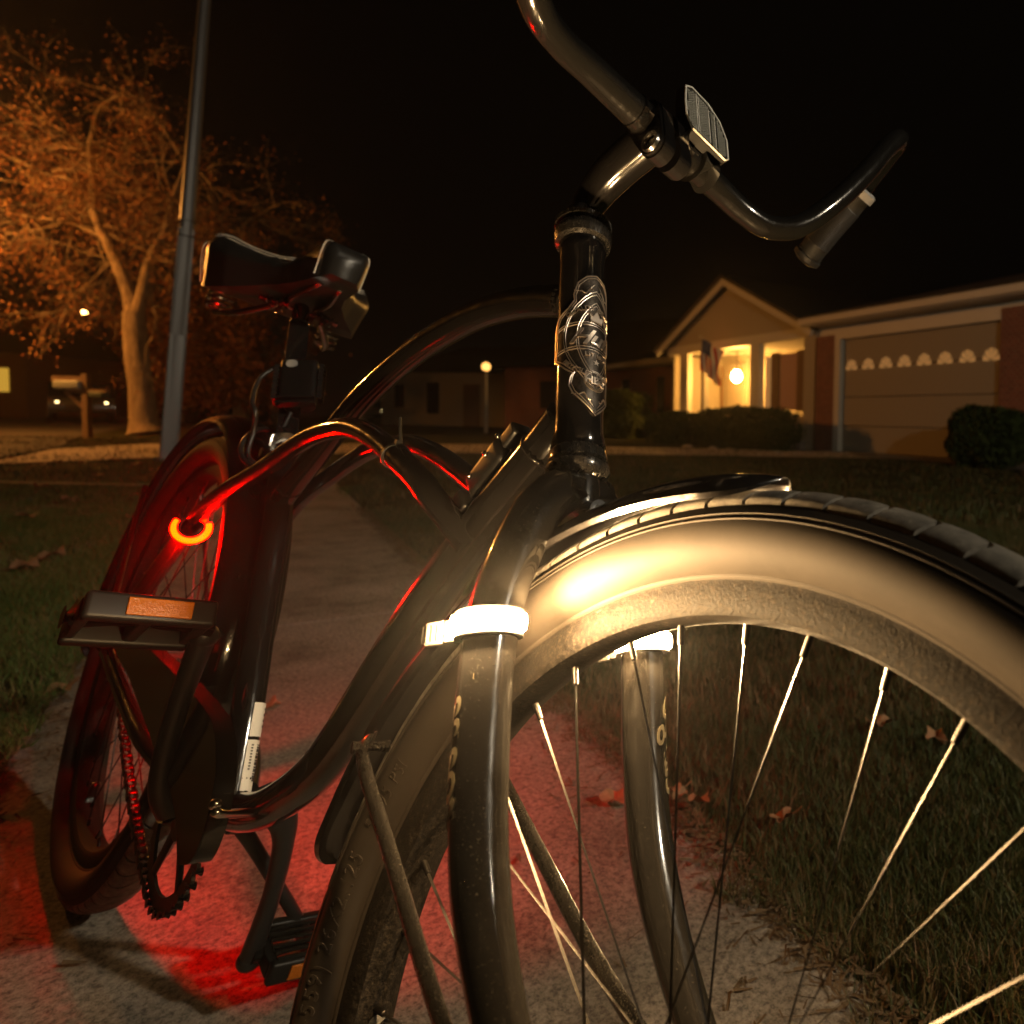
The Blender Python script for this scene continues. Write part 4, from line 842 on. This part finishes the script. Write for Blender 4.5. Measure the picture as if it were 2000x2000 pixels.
def lamp_post(X0, Z0, H, arm, label, emat, rb=.09, post='galv', group=None, globe=False, armdir=None):
    root = empty('street_lamp', gp(X0, Z0)); b = MB(); ad = armdir or RH
    b.tube([(0, 0, -.02), (0, 0, H * .5), (0, 0, H)], [rb * .7, rb * .55, rb * .4], 20, smooth=False)
    if arm: b.tube([(0, 0, H), Vector((0, 0, H + .15)) + ad * arm * .4, Vector((0, 0, H + .2)) + ad * arm], .035, 12)
    b.build('lamp_pole', M_[post], root)
    e = Vector((0, 0, H + (.08 if arm else .1))) + ad * arm
    h = MB()
    if globe: h.tube([e - Vector((0, 0, .14)), e - Vector((0, 0, .10))], .08, 20, smooth=False); h.tube([e + Vector((0, 0, .16)), e + Vector((0, 0, .2))], [.07, .02], 20, smooth=False)
    else: h.tube([e + Vector((0, 0, .06)) - ad * .3, e + Vector((0, 0, .1)) + ad * .05, e + Vector((0, 0, .07)) + ad * .3], [.05, .16, .06], 20)
    h.build('lamp_head', M_[post], root)
    g = MB(); g.sphere(e - Vector((0, 0, .0 if globe else .07)), .14 if globe else .13, 20, sc3=(1, 1, 1)); g.build('lamp_glass', emat, root)
    return tag(root, label, 'street lamp', group)
lamp_post(sx(112, 39), 39, hz(170, 603, 39) - .35, sx(170, 39) - sx(112, 39), 'far glowing orange street lamp on a dark pole at the left', mat('far_sodium_lamp', (1, .6, .2), .4, emit=(1, .5, .13), estr=30))
lamp_post(sx(949, 24), 24, hz(956, 715, 24) - .25, .0, 'glowing orange globe lamp on a white post between the frame tubes', M_['sodium2'], .09, 'whitepaint', globe=True)
# added lamps outside the frame, invented to stand in for unseen light sources
lamp_post(-17.5, 11.5, 5.0, .5, 'added sodium street lamp left of the tree beyond the frame, standing in for an unseen source', M_['sodium'], .1)
root = lamp_post(0, 0, 3.1, .3, 'added low lamp behind the camera, standing in for an unseen source', M_['neutral'], .1); root.location = (1.0 + 3.9, 1.75, 0)
sx_ = RH

# mailbox
Zm = 13.3; mr = empty('mailbox', gp(sx(170, Zm), Zm)); rm3 = Matrix((RH, FH, Vector((0, 0, 1)))).transposed()
def ml(dx, dz, dy=0): return RH * dx + FH * dy + Vector((0, 0, dz))
b = MB(); b.box(ml(0, .58), (.10, .10, 1.20), rm3); b.box(ml(.03, .86), (.72, .08, .07), rm3); b.tube([ml(-.38, .84), ml(-.02, .50)], .045, 4, smooth=False); b.box(ml(-.31, 1.08), (.62, .05, .10), rm3); b.build('mailbox_post', M_['wood'], mr, smooth=False)
b = MB(); b.box(ml(-.29, .97, 0), (.50, .20, .16), rm3, bev=.04); b.build('mailbox_box', mat('grey_green_mailbox', (.30, .34, .31), .45), mr)
b = MB(); b.box(ml(.22, .80, 0), (.26, .14, .10), rm3, bev=.02); b.build('newspaper_tube', mat('dark_paper_tube', (.08, .11, .1), .5), mr)
tag(mr, 'wooden post mailbox beside the street in front of the road', 'mailbox')

# ------------------------------------------------------------------ tree
def make_tree():
    Zt = 15.5; root = empty('autumn_tree', gp(sx(281, Zt), Zt)); c = root.location
    def P(px, py, dz=0): v = gp(sx(px, Zt), Zt + dz); v.z = hz(px, py, Zt + dz); return v - c
    tips = []; tr = MB()
    def limb(pts, rads, seg=12): tr.tube(pts, rads, seg, n=5)
    limb([P(285, 850), P(281, 825), P(277, 760), P(270, 700), P(267, 640), P(266, 612)], [.36, .25, .215, .21, .20, .19], 20)
    limb([P(266, 620), P(256, 570), P(232, 509), P(205, 450), P(192, 407), P(195, 360), P(188, 305), P(196, 270)], [.15, .125, .105, .09, .075, .06, .05, .04])
    limb([P(268, 625), P(284, 575), P(300, 510), P(330, 455), P(345, 400), P(372, 330)], [.13, .11, .085, .06, .045, .03])
    limb([P(188, 305), P(140, 298), P(92, 296)], [.045, .035, .02]); limb([P(196, 270), P(210, 225), P(250, 198)], [.04, .03, .015])
    limb([P(200, 390), P(250, 385), P(290, 392), P(340, 400), P(380, 405)], [.05, .045, .04, .03, .015]); limb([P(192, 407), P(150, 360), P(110, 350), P(40, 320)], [.05, .04, .03, .02])
    limb([P(215, 470), P(150, 440), P(70, 430), P(-40, 400)], [.06, .05, .035, .02]); limb([P(330, 455), P(380, 436, .6), P(430, 430, 1)], [.05, .03, .012])
    r1 = random.Random(5)
    def twigs(p, d, ln, r_, lev):
        pts = [p]; q = p.copy(); dirn = d.copy()
        for k in range(4):
            dirn = (dirn + Vector((r1.uniform(-.35, .35), r1.uniform(-.35, .35), r1.uniform(-.3, .25)))).normalized(); q = q + dirn * ln / 4; pts.append(q.copy())
        tr.tube(pts, [r_, r_ * .75, r_ * .5, r_ * .3, r_ * .15], 5, n=2, cap=False)
        if lev > 0:
            for k in range(4): twigs(pts[r1.randint(1, 4)], (dirn + Vector((r1.uniform(-1, 1), r1.uniform(-1, 1), r1.uniform(-.7, .8))) * .9).normalized(), ln * .62, r_ * .5, lev - 1)
        else: tips.extend(pts[1:])
    cen = P(250, 360); RXr, RZr = 4.3, 2.75
    nodes = [P(232, 509), P(192, 407), P(188, 305), P(300, 510), P(345, 400), P(92, 296), P(250, 198), P(290, 392), P(380, 405), P(110, 350), P(40, 320), P(70, 430), P(-40, 400), P(205, 450), P(430, 430, 1), P(372, 330), P(150, 440)]
    for q in nodes:
        for k in range(5):
            d = Vector((r1.gauss(0, 1), r1.gauss(0, 1), r1.gauss(.05, .6))) + (q - cen) * .12; twigs(q, d.normalized(), r1.uniform(1.1, 1.75), .03, 2)
    tr.build('trunk', M_['bark'], root, fixn=False)
    # leaves as small folded quads clustered round the twig ends
    T = np.array([tuple(t) for t in tips]); r0 = np.random.default_rng(3); n = 52000
    idx = r0.integers(0, len(T), n); clump = r0.random(len(T)) ** 1.5 + .05; keep = r0.random(n) < clump[idx]; idx = idx[keep]; n = len(idx)
    C = T[idx] + r0.normal(0, .13, (n, 3)) * np.array([1, 1, .8]); C[:, 2] -= np.abs(r0.normal(0, .06, n))
    s = r0.uniform(.016, .042, n)[:, None]; u = r0.normal(size=(n, 3)); u /= np.linalg.norm(u, axis=1)[:, None]; v = np.cross(u, r0.normal(size=(n, 3))); v /= np.linalg.norm(v, axis=1)[:, None]
    V = np.stack([C - u * s, C + v * s * .5, C + u * s, C - v * s * .5], 1).reshape(-1, 3)
    me = bpy.data.meshes.new('crown'); me.vertices.add(4 * n); me.vertices.foreach_set('co', V.ravel()); me.loops.add(4 * n); me.loops.foreach_set('vertex_index', np.arange(4 * n)); me.polygons.add(n); me.polygons.foreach_set('loop_start', np.arange(n) * 4); me.update(calc_edges=True)
    at = me.attributes.new('tint', 'FLOAT', 'POINT'); at.data.foreach_set('value', np.repeat(np.clip(r0.random(len(T))[idx] * .6 + r0.random(n) * .4, 0, 1), 4))
    me.materials.append(M_['leaf']); o = bpy.data.objects.new('crown', me); col.objects.link(o); o.parent = root
    tag(root, 'spreading autumn tree with rust coloured leaves behind the pole', 'tree')
make_tree()
def leafy(name, c, sc3, m, n, ls, label, cat, group=None, boxy=2.0, seed=0):
    """shrub built of leaf quads on and in a rounded volume, over a twiggy core"""
    r0 = np.random.default_rng(seed); a = r0.normal(size=(n, 3)); a /= (np.abs(a) ** boxy).sum(1)[:, None] ** (1 / boxy); rr = r0.uniform(.82, 1.04, n)[:, None] * (1 + .06 * np.sin(a * 7 + seed).sum(1))[:, None]
    C = a * rr * np.array(sc3); s = r0.uniform(.6, 1.2, n)[:, None] * ls; u = r0.normal(size=(n, 3)); u /= np.linalg.norm(u, axis=1)[:, None]; v = np.cross(u, r0.normal(size=(n, 3))); v /= np.linalg.norm(v, axis=1)[:, None]
    V = np.stack([C - u * s, C + v * s * .6, C + u * s, C - v * s * .6], 1).reshape(-1, 3)
    root = empty(name, c); root.rotation_euler = (0, 0, math.atan2(EF.y, EF.x))
    me = bpy.data.meshes.new('foliage'); me.vertices.add(4 * n); me.vertices.foreach_set('co', V.ravel()); me.loops.add(4 * n); me.loops.foreach_set('vertex_index', np.arange(4 * n)); me.polygons.add(n); me.polygons.foreach_set('loop_start', np.arange(n) * 4); me.update(calc_edges=True)
    me.materials.append(m); o = bpy.data.objects.new('foliage', me); col.objects.link(o); o.parent = root
    b = MB()
    for k in range(26):
        d = Vector((r0.normal(), r0.normal(), abs(r0.normal()) * .6 + .1)).normalized(); b.tube([(0, 0, -sc3[2]), (d.x * sc3[0] * .4, d.y * sc3[1] * .4, d.z * sc3[2] * .2), (d.x * sc3[0] * .85, d.y * sc3[1] * .85, d.z * sc3[2] * .85)], [.03, .02, .008], 6, n=3)
    b.sphere((0, 0, 0), 1, 14, sc3=(sc3[0] * .78, sc3[1] * .78, sc3[2] * .78)); b.build('stems', m, root)
    return tag(root, label, cat, group)

# ------------------------------------------------------------------ house on the right
EFx, EFz = .606, -.795
EF = (RH * EFx + FH * EFz).normalized(); OFc = (RH * (-.795) + FH * (-.606)).normalized()
F0 = gp(-3.7, 20.1); F0.z = .0
def fs_(px, back=0.0):   # distance along the facade plane (set back by `back`) seen at that bearing
    t = (px - 1560) / 1400; x0 = -3.7 + .795 * back; z0 = 20.1 + .606 * back
    return (z0 * t - x0) / (EFx - EFz * t)
def fz(px, py, back=0.0):
    s_ = fs_(px, back); Z_ = 20.1 + .606 * back + EFz * s_; return hz(px, py, Z_)
def FP(s_, o, z): return EF * s_ + OFc * o + Vector((0, 0, z))
RF = Matrix((EF, OFc, Vector((0, 0, 1)))).transposed()
house = empty('suburban_house', F0); tag(house, 'single storey house with lit gabled porch and garage at the right', 'house')
def hbox(name, m, items, smooth=False, parent=house):
    b = MB()
    for (s0, s1, o0, o1, z0, z1) in items: b.box(FP((s0 + s1) / 2, (o0 + o1) / 2, (z0 + z1) / 2), (abs(s1 - s0), abs(o1 - o0), abs(z1 - z0)), RF)
    return b.build(name, m, parent, smooth=smooth)
EA = 2.66; sG0, sG1 = 0.0, 6.35; gar0, gar1 = fs_(1640), fs_(1950)
bk = 1.7
zc = 2.45
hbox('porch_back_wall', M_['cream'], [(sG0, sG1, -bk - .2, -bk, 0.05, EA)])
hbox('porch_floor', M_['concrete'], [(sG0, sG1, -bk, .15, .0, .28)])
hbox('porch_ceiling', M_['whitepaint'], [(sG0, sG1, -bk, .0, zc + .06, zc + .12)])
hbox('porch_beam', M_['whitepaint'], [(sG0, sG1, -.16, .02, zc, EA)])
# columns and front wall pieces
for a, b2 in ((1326, 1341), (1367, 1373), (1462, 1480)):
    hbox('porch_column', M_['whitepaint'], [(fs_(a), fs_(b2), -.14, 0.0, .28, zc)])
hbox('front_wall', M_['cream'], [(fs_(1566), fs_(1588), -.25, .0, .05, EA), (fs_(1480), fs_(1566), -.2, -.05, .05, fz(1520, 812))])
hbox('side_wall', M_['cream'], [(sG0, sG0 + .12, -bk, -.15, .05, zc)]); hbox('side_wall', M_['cream'], [(fs_(1588), fs_(1588) + .1, -3.5, -.02, .05, EA)])
# window behind porch on right: curtain, shutters
w1 = hbox('porch_window', M_['dimglass'], [(fs_(1484), fs_(1497), -.14, -.11, fz(1490, 800), fz(1490, 696))])
hbox('curtain', M_['curtain'], [(fs_(1514), fs_(1546), -.13, -.10, fz(1530, 800), fz(1530, 690))])
for a, b2 in ((1498, 1513), (1548, 1565)): hbox('shutter', M_['shutter'], [(fs_(a), fs_(b2), -.13, -.07, fz(1500, 802), fz(1500, 690))])
d0 = fs_(1420, bk)
hbox('front_door', M_['cream'], [(d0, d0 + .95, -bk, -bk + .06, .28, 2.3)])
hbox('door_window', M_['litglass'], [(fs_(1346, bk), fs_(1364, bk), -bk, -bk + .05, .5, 2.3), (fs_(1380, bk), fs_(1402, bk), -bk, -bk + .05, .6, 2.2)])
hbox('porch_shutter', M_['shutter'], [(fs_(1403, bk), fs_(1410, bk), -bk, -bk + .07, .5, 2.25), (fs_(1342, bk), fs_(1346, bk), -bk, -bk + .07, .5, 2.3)])
# porch lantern
lpz = fz(1436, 735, .9); lps = fs_(1436, .9); b = MB(); b.sphere(FP(lps, -.9, lpz), .13, 20, sc3=(1, 1, 1.2)); ln_ = b.build('lantern_glass', M_['porch'], house)
b = MB(); b.tube([FP(lps, -.9, lpz + .16), FP(lps, -.9, zc + .06)], .012, 8, smooth=False); b.tube([FP(lps, -.9, lpz + .15), FP(lps, -.9, lpz + .20)], [.13, .03], 16, smooth=False); b.build('lantern_hanger', M_['plastic'], house)
# gable
ap_s, ap_z = fs_(1419), 3.98
b = MB(); b.prism([(sG0 - .05, EA), (sG1 + .05, EA), (ap_s, ap_z)], lambda u, v, w_: FP(u, -.10 + w_, v), .08)
nb = 14
for i in range(1, nb):
    z = EA + (ap_z - EA) * i / nb; f = 1 - i / nb; b.box(FP(ap_s + ((sG0 + sG1) / 2 - ap_s) * f, -.012, z), ((sG1 - sG0) * f * .98, .012, .02), RF)
b.build('gable', M_['cream'], house, smooth=False)
b = MB()
for s0, s1 in ((sG0 - .35, ap_s), (sG1 + .35, ap_s)):
    z0_ = EA - .13
    a, c = FP(s0, 0, z0_), FP(s1, 0, ap_z + .06); dr = (c - a); L_ = dr.length; dr.normalize(); upn = dr.cross(OFc).normalized(); upn = upn if upn.z > 0 else -upn
    Rb = Matrix((dr, OFc, upn)).transposed(); b.box((a + c) / 2 + OFc * .17, (L_, .06, .2), Rb)
b.build('bargeboard', M_['whitepaint'], house, smooth=False)
b = MB()
for s0 in (sG0 - .4, sG1 + .4):
    vs = [FP(s0, .25, EA - .10), FP(ap_s, .25, ap_z + .13), FP(ap_s, -6, ap_z + .13), FP(s0, -6, EA - .10)]; b.add(vs + [v + Vector((0, 0, .08)) for v in vs], [(0, 1, 2, 3), (4, 5, 6, 7), (0, 1, 5, 4), (0, 3, 7, 4)])
b.build('roof', M_['shingle'], house, smooth=False)
# garage
hbox('garage_wall', M_['brick'], [(fs_(1594), fs_(1630), -.2, .05, .0, 2.42)]); hbox('garage_wall', M_['brick'], [(gar1, gar1 + 4, -.2, .05, .0, 2.5)])
hbox('garage_fascia', M_['whitepaint'], [(fs_(1588), gar1 + 4.5, -.2, .02, 2.42, 2.62), (fs_(1588), gar1 + 4.5, .02, .40, 2.60, 2.64), (fs_(1588), gar1 + 4.5, .36, .48, 2.62, 2.74)])
zt0 = 2.32
hbox('garage_door_frame', M_['whitepaint'], [(fs_(1630), gar0, -.15, .06, .0, 2.42), (gar0, gar1, -.15, .06, zt0, 2.42)])
gdw = []; np_ = 4
for i in range(np_): z0_ = .06 + (zt0 - .06) * i / np_; gdw.append((gar0 + .01, gar1 - .01, -.12, -.05, z0_ + .008, .06 + (zt0 - .06) * (i + 1) / np_ - .008))
gdo = hbox('garage_door', M_['beige'], gdw)
nw = 8
for k in range(nw):
    b = MB()
    cs_ = gar0 + (gar1 - gar0) * (k + .5) / nw; z0_ = fz(1800, 716) + .02; r_ = .17
    for j in range(5):
        a0, a1 = math.pi * (j + .14) / 5, math.pi * (j + .86) / 5
        b.prism([(cs_ + .04 * math.cos(a0), z0_ + .04 * math.sin(a0)), (cs_ + r_ * math.cos(a0), z0_ + r_ * 1.25 * math.sin(a0)), (cs_ + r_ * math.cos(a1), z0_ + r_ * 1.25 * math.sin(a1)), (cs_ + .04 * math.cos(a1), z0_ + .04 * math.sin(a1))], lambda u, v, w_: FP(u, -.047 + w_, v), .004)
    b.build('sunburst_window', M_['dimglass'], house, smooth=False)
b = MB(); s0, s1 = fs_(1588), gar1 + 4.6; vs = [FP(s0, .45, 2.70), FP(s1, .45, 2.70), FP(s1, -4, 3.9), FP(s0 + 2, -4, 3.9)]; b.add(vs + [v + Vector((0, 0, .08)) for v in vs], [(0, 1, 2, 3), (4, 5, 6, 7), (0, 1, 5, 4), (0, 3, 7, 4), (1, 2, 6, 5)]); b.build('garage_roof', M_['shingle'], house, smooth=False)
# left wing
hbox('wing_wall', M_['brick'], [(-11, -.02, -bk - .1, -bk + .1, .0, 2.45)])
hbox('wing_fascia', M_['whitepaint'], [(-11.3, -.15, -bk + .35, -bk + .5, 2.48, 2.66), (-11, -.1, -bk + .1, -bk + .35, 2.46, 2.5)])
for q in (1228, 1300 - 4): hbox('wing_window', M_['glass'], [(fs_(q - 8, bk), fs_(q + 6, bk), -bk + .1, -bk + .13, .9, 2.1)])
b = MB(); vs = [FP(-11.4, -bk + .5, 2.64), FP(0, -bk + .5, 2.64), FP(-2.2, -7, 4.9), FP(-8, -7, 4.9), FP(0, -13, 2.64), FP(-11.4, -13, 2.64)]; b.add(vs, [(0, 1, 2, 3), (1, 4, 2), (2, 4, 5, 3), (3, 5, 0)]); b.build('wing_roof', M_['shingle'], house, smooth=False)
# flag on its pole
fl = empty('flag', F0 + FP(fs_(1452), .02, fz(1452, 716))); tag(fl, 'striped flag hanging from a slanted pole on the porch', 'flag')
pA = Vector((0, 0, 0)); pB = FP(fs_(1402), .55, fz(1402, 662)) - FP(fs_(1452), .02, fz(1452, 716)); b = MB(); b.tube([pA, pB], .014, 8, smooth=False); b.sphere(pB, .03, 10); b.build('flag_pole', M_['whitepaint'], fl)
b = MB(); nu, nv = 26, 24; vs = []; dpole = (pA - pB)
for i in range(nu + 1):
    for j in range(nv + 1):
        s_ = i / nu; t_ = j / nv; base = pB + dpole * (.05 + .50 * s_); drop = .80 * t_
        vs.append(base + Vector((0, 0, -drop)) + EF * (-.12 * t_ * s_ * 1.6 + .05 * math.sin(t_ * 5 + s_ * 9)) + OFc * (.06 * math.sin(s_ * 13 + t_ * 3)))
for i in range(nu):
    for j in range(nv):
        mi = (i * 13 // nu) % 2
        if i < nu * 7 / 13 and j < nv * .38: mi = 2
        b.f.append((i * (nv + 1) + j, i * (nv + 1) + j + 1, (i + 1) * (nv + 1) + j + 1, (i + 1) * (nv + 1) + j)); b.m.append(mi)
b.v = [tuple(v) for v in vs]; b.build('flag_cloth', [M_['flagred'], M_['flagwhite'], M_['flagblue']], fl)
# shrubs
def fpos(px, o, z): return F0 + FP(fs_(px, -o), o, z)
leafy('hedge', fpos(1322, 1.3, .46), (.90, .42, .36), M_['hedge'], 5000, .05, 'dark clipped hedge at the left end of the porch', 'hedge', 'hedges before the porch', 4, 1)
leafy('hedge', fpos(1450, 1.3, .50), (1.45, .45, .42), M_['hedge'], 8000, .05, 'long dark clipped hedge in front of the porch', 'hedge', 'hedges before the porch', 4, 2)
leafy('bush', F0 + FP(-2.6, 0.6, .72), (1.75, .8, .78), M_['bush'], 12000, .06, 'olive green bush left of the porch', 'bush', None, 3, 3)
leafy('bush', F0 + FP(fs_(1925, -.9), .9, .50), (.58, .55, .48), M_['hedge'], 7000, .05, 'round dark bush in front of the garage', 'bush', None, 2, 4)
for i, px in enumerate((1342, 1393, 1427, 1472, 1516, 1548)):
    b = MB(); r1 = random.Random(i); b.sphere((0, 0, 0), .11, 12, sc3=(1.6 * r1.uniform(.8, 1.2), .8, .55)); b.v = [(x * (1 + .1 * math.sin(40 * x + i)), y * (1 + .1 * math.sin(50 * z)), z * (1 + .15 * math.sin(30 * y + 2 * i))) for x, y, z in b.v]
    o = b.build('rock', M_['rock']); o.location = fpos(px, 1.95, .10); o.rotation_euler = (0, 0, math.atan2(EF.y, EF.x)); tag(o, ['leftmost', 'second from left', 'third from left', 'third from right', 'second from right', 'rightmost'][i] + ' pale rock in the row before the porch hedge', 'rock', 'rocks edging the porch hedges')

# ------------------------------------------------------------------ far houses, trees, cars
def far_house(X0, Z0, W, H, ridge, ang, label, wm, windows=(), doors=()):
    root = empty('far_house', gp(X0, Z0)); root.rotation_euler = (0, 0, ang + math.atan2(RH.y, RH.x))
    b = MB(); b.box((W / 2, 4, H / 2), (W, 8, H)); b.build('wall', wm, root, smooth=False)
    b = MB(); vs = [(-.4, -.4, H), (W + .4, -.4, H), (W + .4, 8.4, H), (-.4, 8.4, H), (W * .2, 4, ridge), (W * .8, 4, ridge)]; b.add(vs, [(0, 1, 5, 4), (1, 2, 5), (2, 3, 4, 5), (3, 0, 4), (0, 3, 2, 1)]); b.build('roof', M_['shingle'], root, smooth=False)
    for (x0, x1, z0, z1, mm) in windows: b = MB(); b.box(((x0 + x1) / 2, -.02, (z0 + z1) / 2), (x1 - x0, .06, z1 - z0)); b.build('window', mm, root, smooth=False)
    for (x0, x1) in doors: b = MB(); b.box(((x0 + x1) / 2, -.02, 1.05), (x1 - x0, .06, 2.1)); b.build('door', M_['shutter'], root, smooth=False)
    return tag(root, label, 'house', None)
far_house(sx(745, 38), 38, 8.5, 2.7, 4.4, R(-20), 'dim beige house far beyond the lamp post', M_['cream'], [(1.0, 1.6, .9, 2.1, M_['glass']), (3.2, 4.0, .6, 2.2, M_['glass'])], [(5.6, 6.6)])
far_house(sx(-90, 33), 33, 2.9, 3.0, 4.6, R(10), 'far house with a lit yellow window at the left edge', M_['shutter'], [(1.35, 2.2, 1.2, 2.3, emis('yellow_window', (1, .55, .06), .5))])
far_house(sx(30, 60), 60, 6.5, 2.6, 4.4, R(0), 'dark distant house with two pale porch lights', M_['shutter'], [(1.0, 1.35, 1.7, 2.1, M_['palelamp']), (2.6, 2.95, 1.65, 2.05, M_['palelamp'])])
far_house(sx(985, 30), 30, 8, 2.6, 4.9, R(-25), 'dark house behind the head tube', M_['brick'], [(2, 3, .9, 2, M_['glass'])])
def far_tree(X0, Z0, H, Wd, seed, label):
    root = empty('dark_tree', gp(X0, Z0)); r1 = random.Random(seed); b = MB(); tips = []
    b.tube([(0, 0, -.1), (0, 0, H * .3), (.2, .1, H * .6), (.1, 0, H * .85)], [.25, .2, .12, .04], 10)
    for k in range(40):
        z = H * r1.uniform(.25, .85); a = r1.uniform(0, 6.28); l_ = Wd * r1.uniform(.5, 1) * (1.1 - abs(z / H - .55)); e = Vector((math.cos(a) * l_, math.sin(a) * l_, z + l_ * r1.uniform(-.1, .5))); b.tube([(0, 0, z), e * .5 + Vector((0, 0, z * .5)), e], [.06, .035, .01], 5, n=3, cap=False)
        tips += [e, e * .75 + Vector((0, 0, z * .25)), e * .5 + Vector((0, 0, z * .5))]
    b.build('trunk', M_['bark'], root, fixn=False)
    T = np.array([tuple(t) for t in tips]); r0 = np.random.default_rng(seed); n = 14000; C = T[r0.integers(0, len(T), n)] + r0.normal(0, Wd * .14, (n, 3)); s = .09; u = r0.normal(size=(n, 3)); u /= np.linalg.norm(u, axis=1)[:, None]; v = np.cross(u, r0.normal(size=(n, 3))); v /= np.linalg.norm(v, axis=1)[:, None]
    V = np.stack([C - u * s, C + v * s * .6, C + u * s, C - v * s * .6], 1).reshape(-1, 3); me = bpy.data.meshes.new('crown'); me.vertices.add(4 * n); me.vertices.foreach_set('co', V.ravel()); me.loops.add(4 * n); me.loops.foreach_set('vertex_index', np.arange(4 * n)); me.polygons.add(n); me.polygons.foreach_set('loop_start', np.arange(n) * 4); me.update(calc_edges=True)
    me.materials.append(M_['leaf']); at = me.attributes.new('tint', 'FLOAT', 'POINT'); at.data.foreach_set('value', np.repeat(r0.random(n) * .5, 4)); o = bpy.data.objects.new('crown', me); col.objects.link(o); o.parent = root; return tag(root, label, 'tree')
far_tree(sx(470, 26), 26, 4.6, 2.6, 1, 'low dark tree under the saddle beyond the road')
far_tree(sx(345, 30), 30, 4.4, 2.0, 2, 'small dim tree right of the large trunk')
far_tree(sx(30, 48), 48, 8.5, 5.0, 3, 'dark tree mass at the far left behind the street lamp')
def car(X0, Z0, ang, label, front=True, lampmat=None):
    root = empty('parked_car', gp(X0, Z0)); root.rotation_euler = (0, 0, ang + math.atan2(RH.y, RH.x))
    prof = [(-2.2, .35), (-2.25, .75), (-2.1, .95), (-1.35, 1.02), (-.75, 1.42), (.75, 1.45), (1.45, 1.05), (2.15, .92), (2.25, .6), (2.2, .35)]
    b = MB(); b.prism(prof, lambda u, v, w_: Vector((u, w_ - .85, v)), 1.7); b.build('car_body', M_['carpaint'], root, ang=30)
    b = MB(); b.prism([(-1.2, 1.04), (-.7, 1.37), (.7, 1.40), (1.25, 1.07)], lambda u, v, w_: Vector((u, w_ - .86, v)), 1.72); b.build('car_windows', M_['glass'], root)
    for x in (-1.4, 1.4):
        for y_ in (-.78, .78): b = MB(); b.ring((x, y_, .32), Vector((1, 0, 0)), Vector((0, 0, 1)), Vector((0, 1, 0)), [(.001, -.1), (.2, -.1), (.32, -.09), (.32, .09), (.2, .1), (.001, .1)], seg=24); b.build('wheel', M_['plastic'], root)
    for y_ in (-.62, .62):
        b = MB(); b.sphere((2.2, y_, .72), .11, 12, sc3=(.5, 1.3, .8)); b.build('headlamp', M_['headlamp'] if front else M_['glass'], root)
        b = MB(); b.box((-2.24, y_, .78), (.06, .34, .14), bev=.02); b.build('tail_lamp', M_['glass'] if front else M_['taillamp'], root)
    return tag(root, label, 'car')
car(sx(770, 44), 44, R(-90), 'distant dark car with two pale headlamps below the top tube')
car(sx(428, 34), 34, R(62), 'distant car with glowing red tail lamps beside the saddle', False)
car(sx(366, 40), 40, R(-75), 'distant car with glowing headlamps right of the pole')


car(sx(161, 27), 27, R(-45), 'distant car with two small amber headlamps behind the mailbox')
for o in bpy.data.objects['parked_car.003'].children:
    if o.name.startswith('headlamp'):
        for v in o.data.vertices: v.co = Vector((2.2, math.copysign(.62, v.co.y), .72)) + (v.co - Vector((2.2, math.copysign(.62, v.co.y), .72))) * .4
c3 = car(sx(520, 42), 42, R(-75), 'distant car with pale blue headlamps behind the seat post')  # car body added only to carry the distant bluish lamp spots
for o in c3.children:
    if o.name.startswith('headlamp'): o.data.materials[0] = M_['blueled']
bs(M_['blueled']).inputs['Emission Strength'].default_value = 4

# ------------------------------------------------------------------ added haze volume, stands in for lens glow round the lamps
hz_m = bpy.data.materials.new('glow_haze'); hz_m.use_nodes = True; nt = hz_m.node_tree; nt.nodes.remove(nt.nodes['Principled BSDF'])
pv = nt.nodes.new('ShaderNodeVolumePrincipled'); pv.inputs['Density'].default_value = .0011; pv.inputs['Color'].default_value = (.95, .93, .9, 1); pv.inputs['Anisotropy'].default_value = .86
nt.links.new(pv.outputs[0], nt.nodes['Material Output'].inputs['Volume'])
b = MB(); b.box((-20, 10, 7.4), (330, 330, 17)); tag(b.build('haze', hz_m, smooth=False), 'thin haze volume added for a glow round the lamps', kind='stuff')
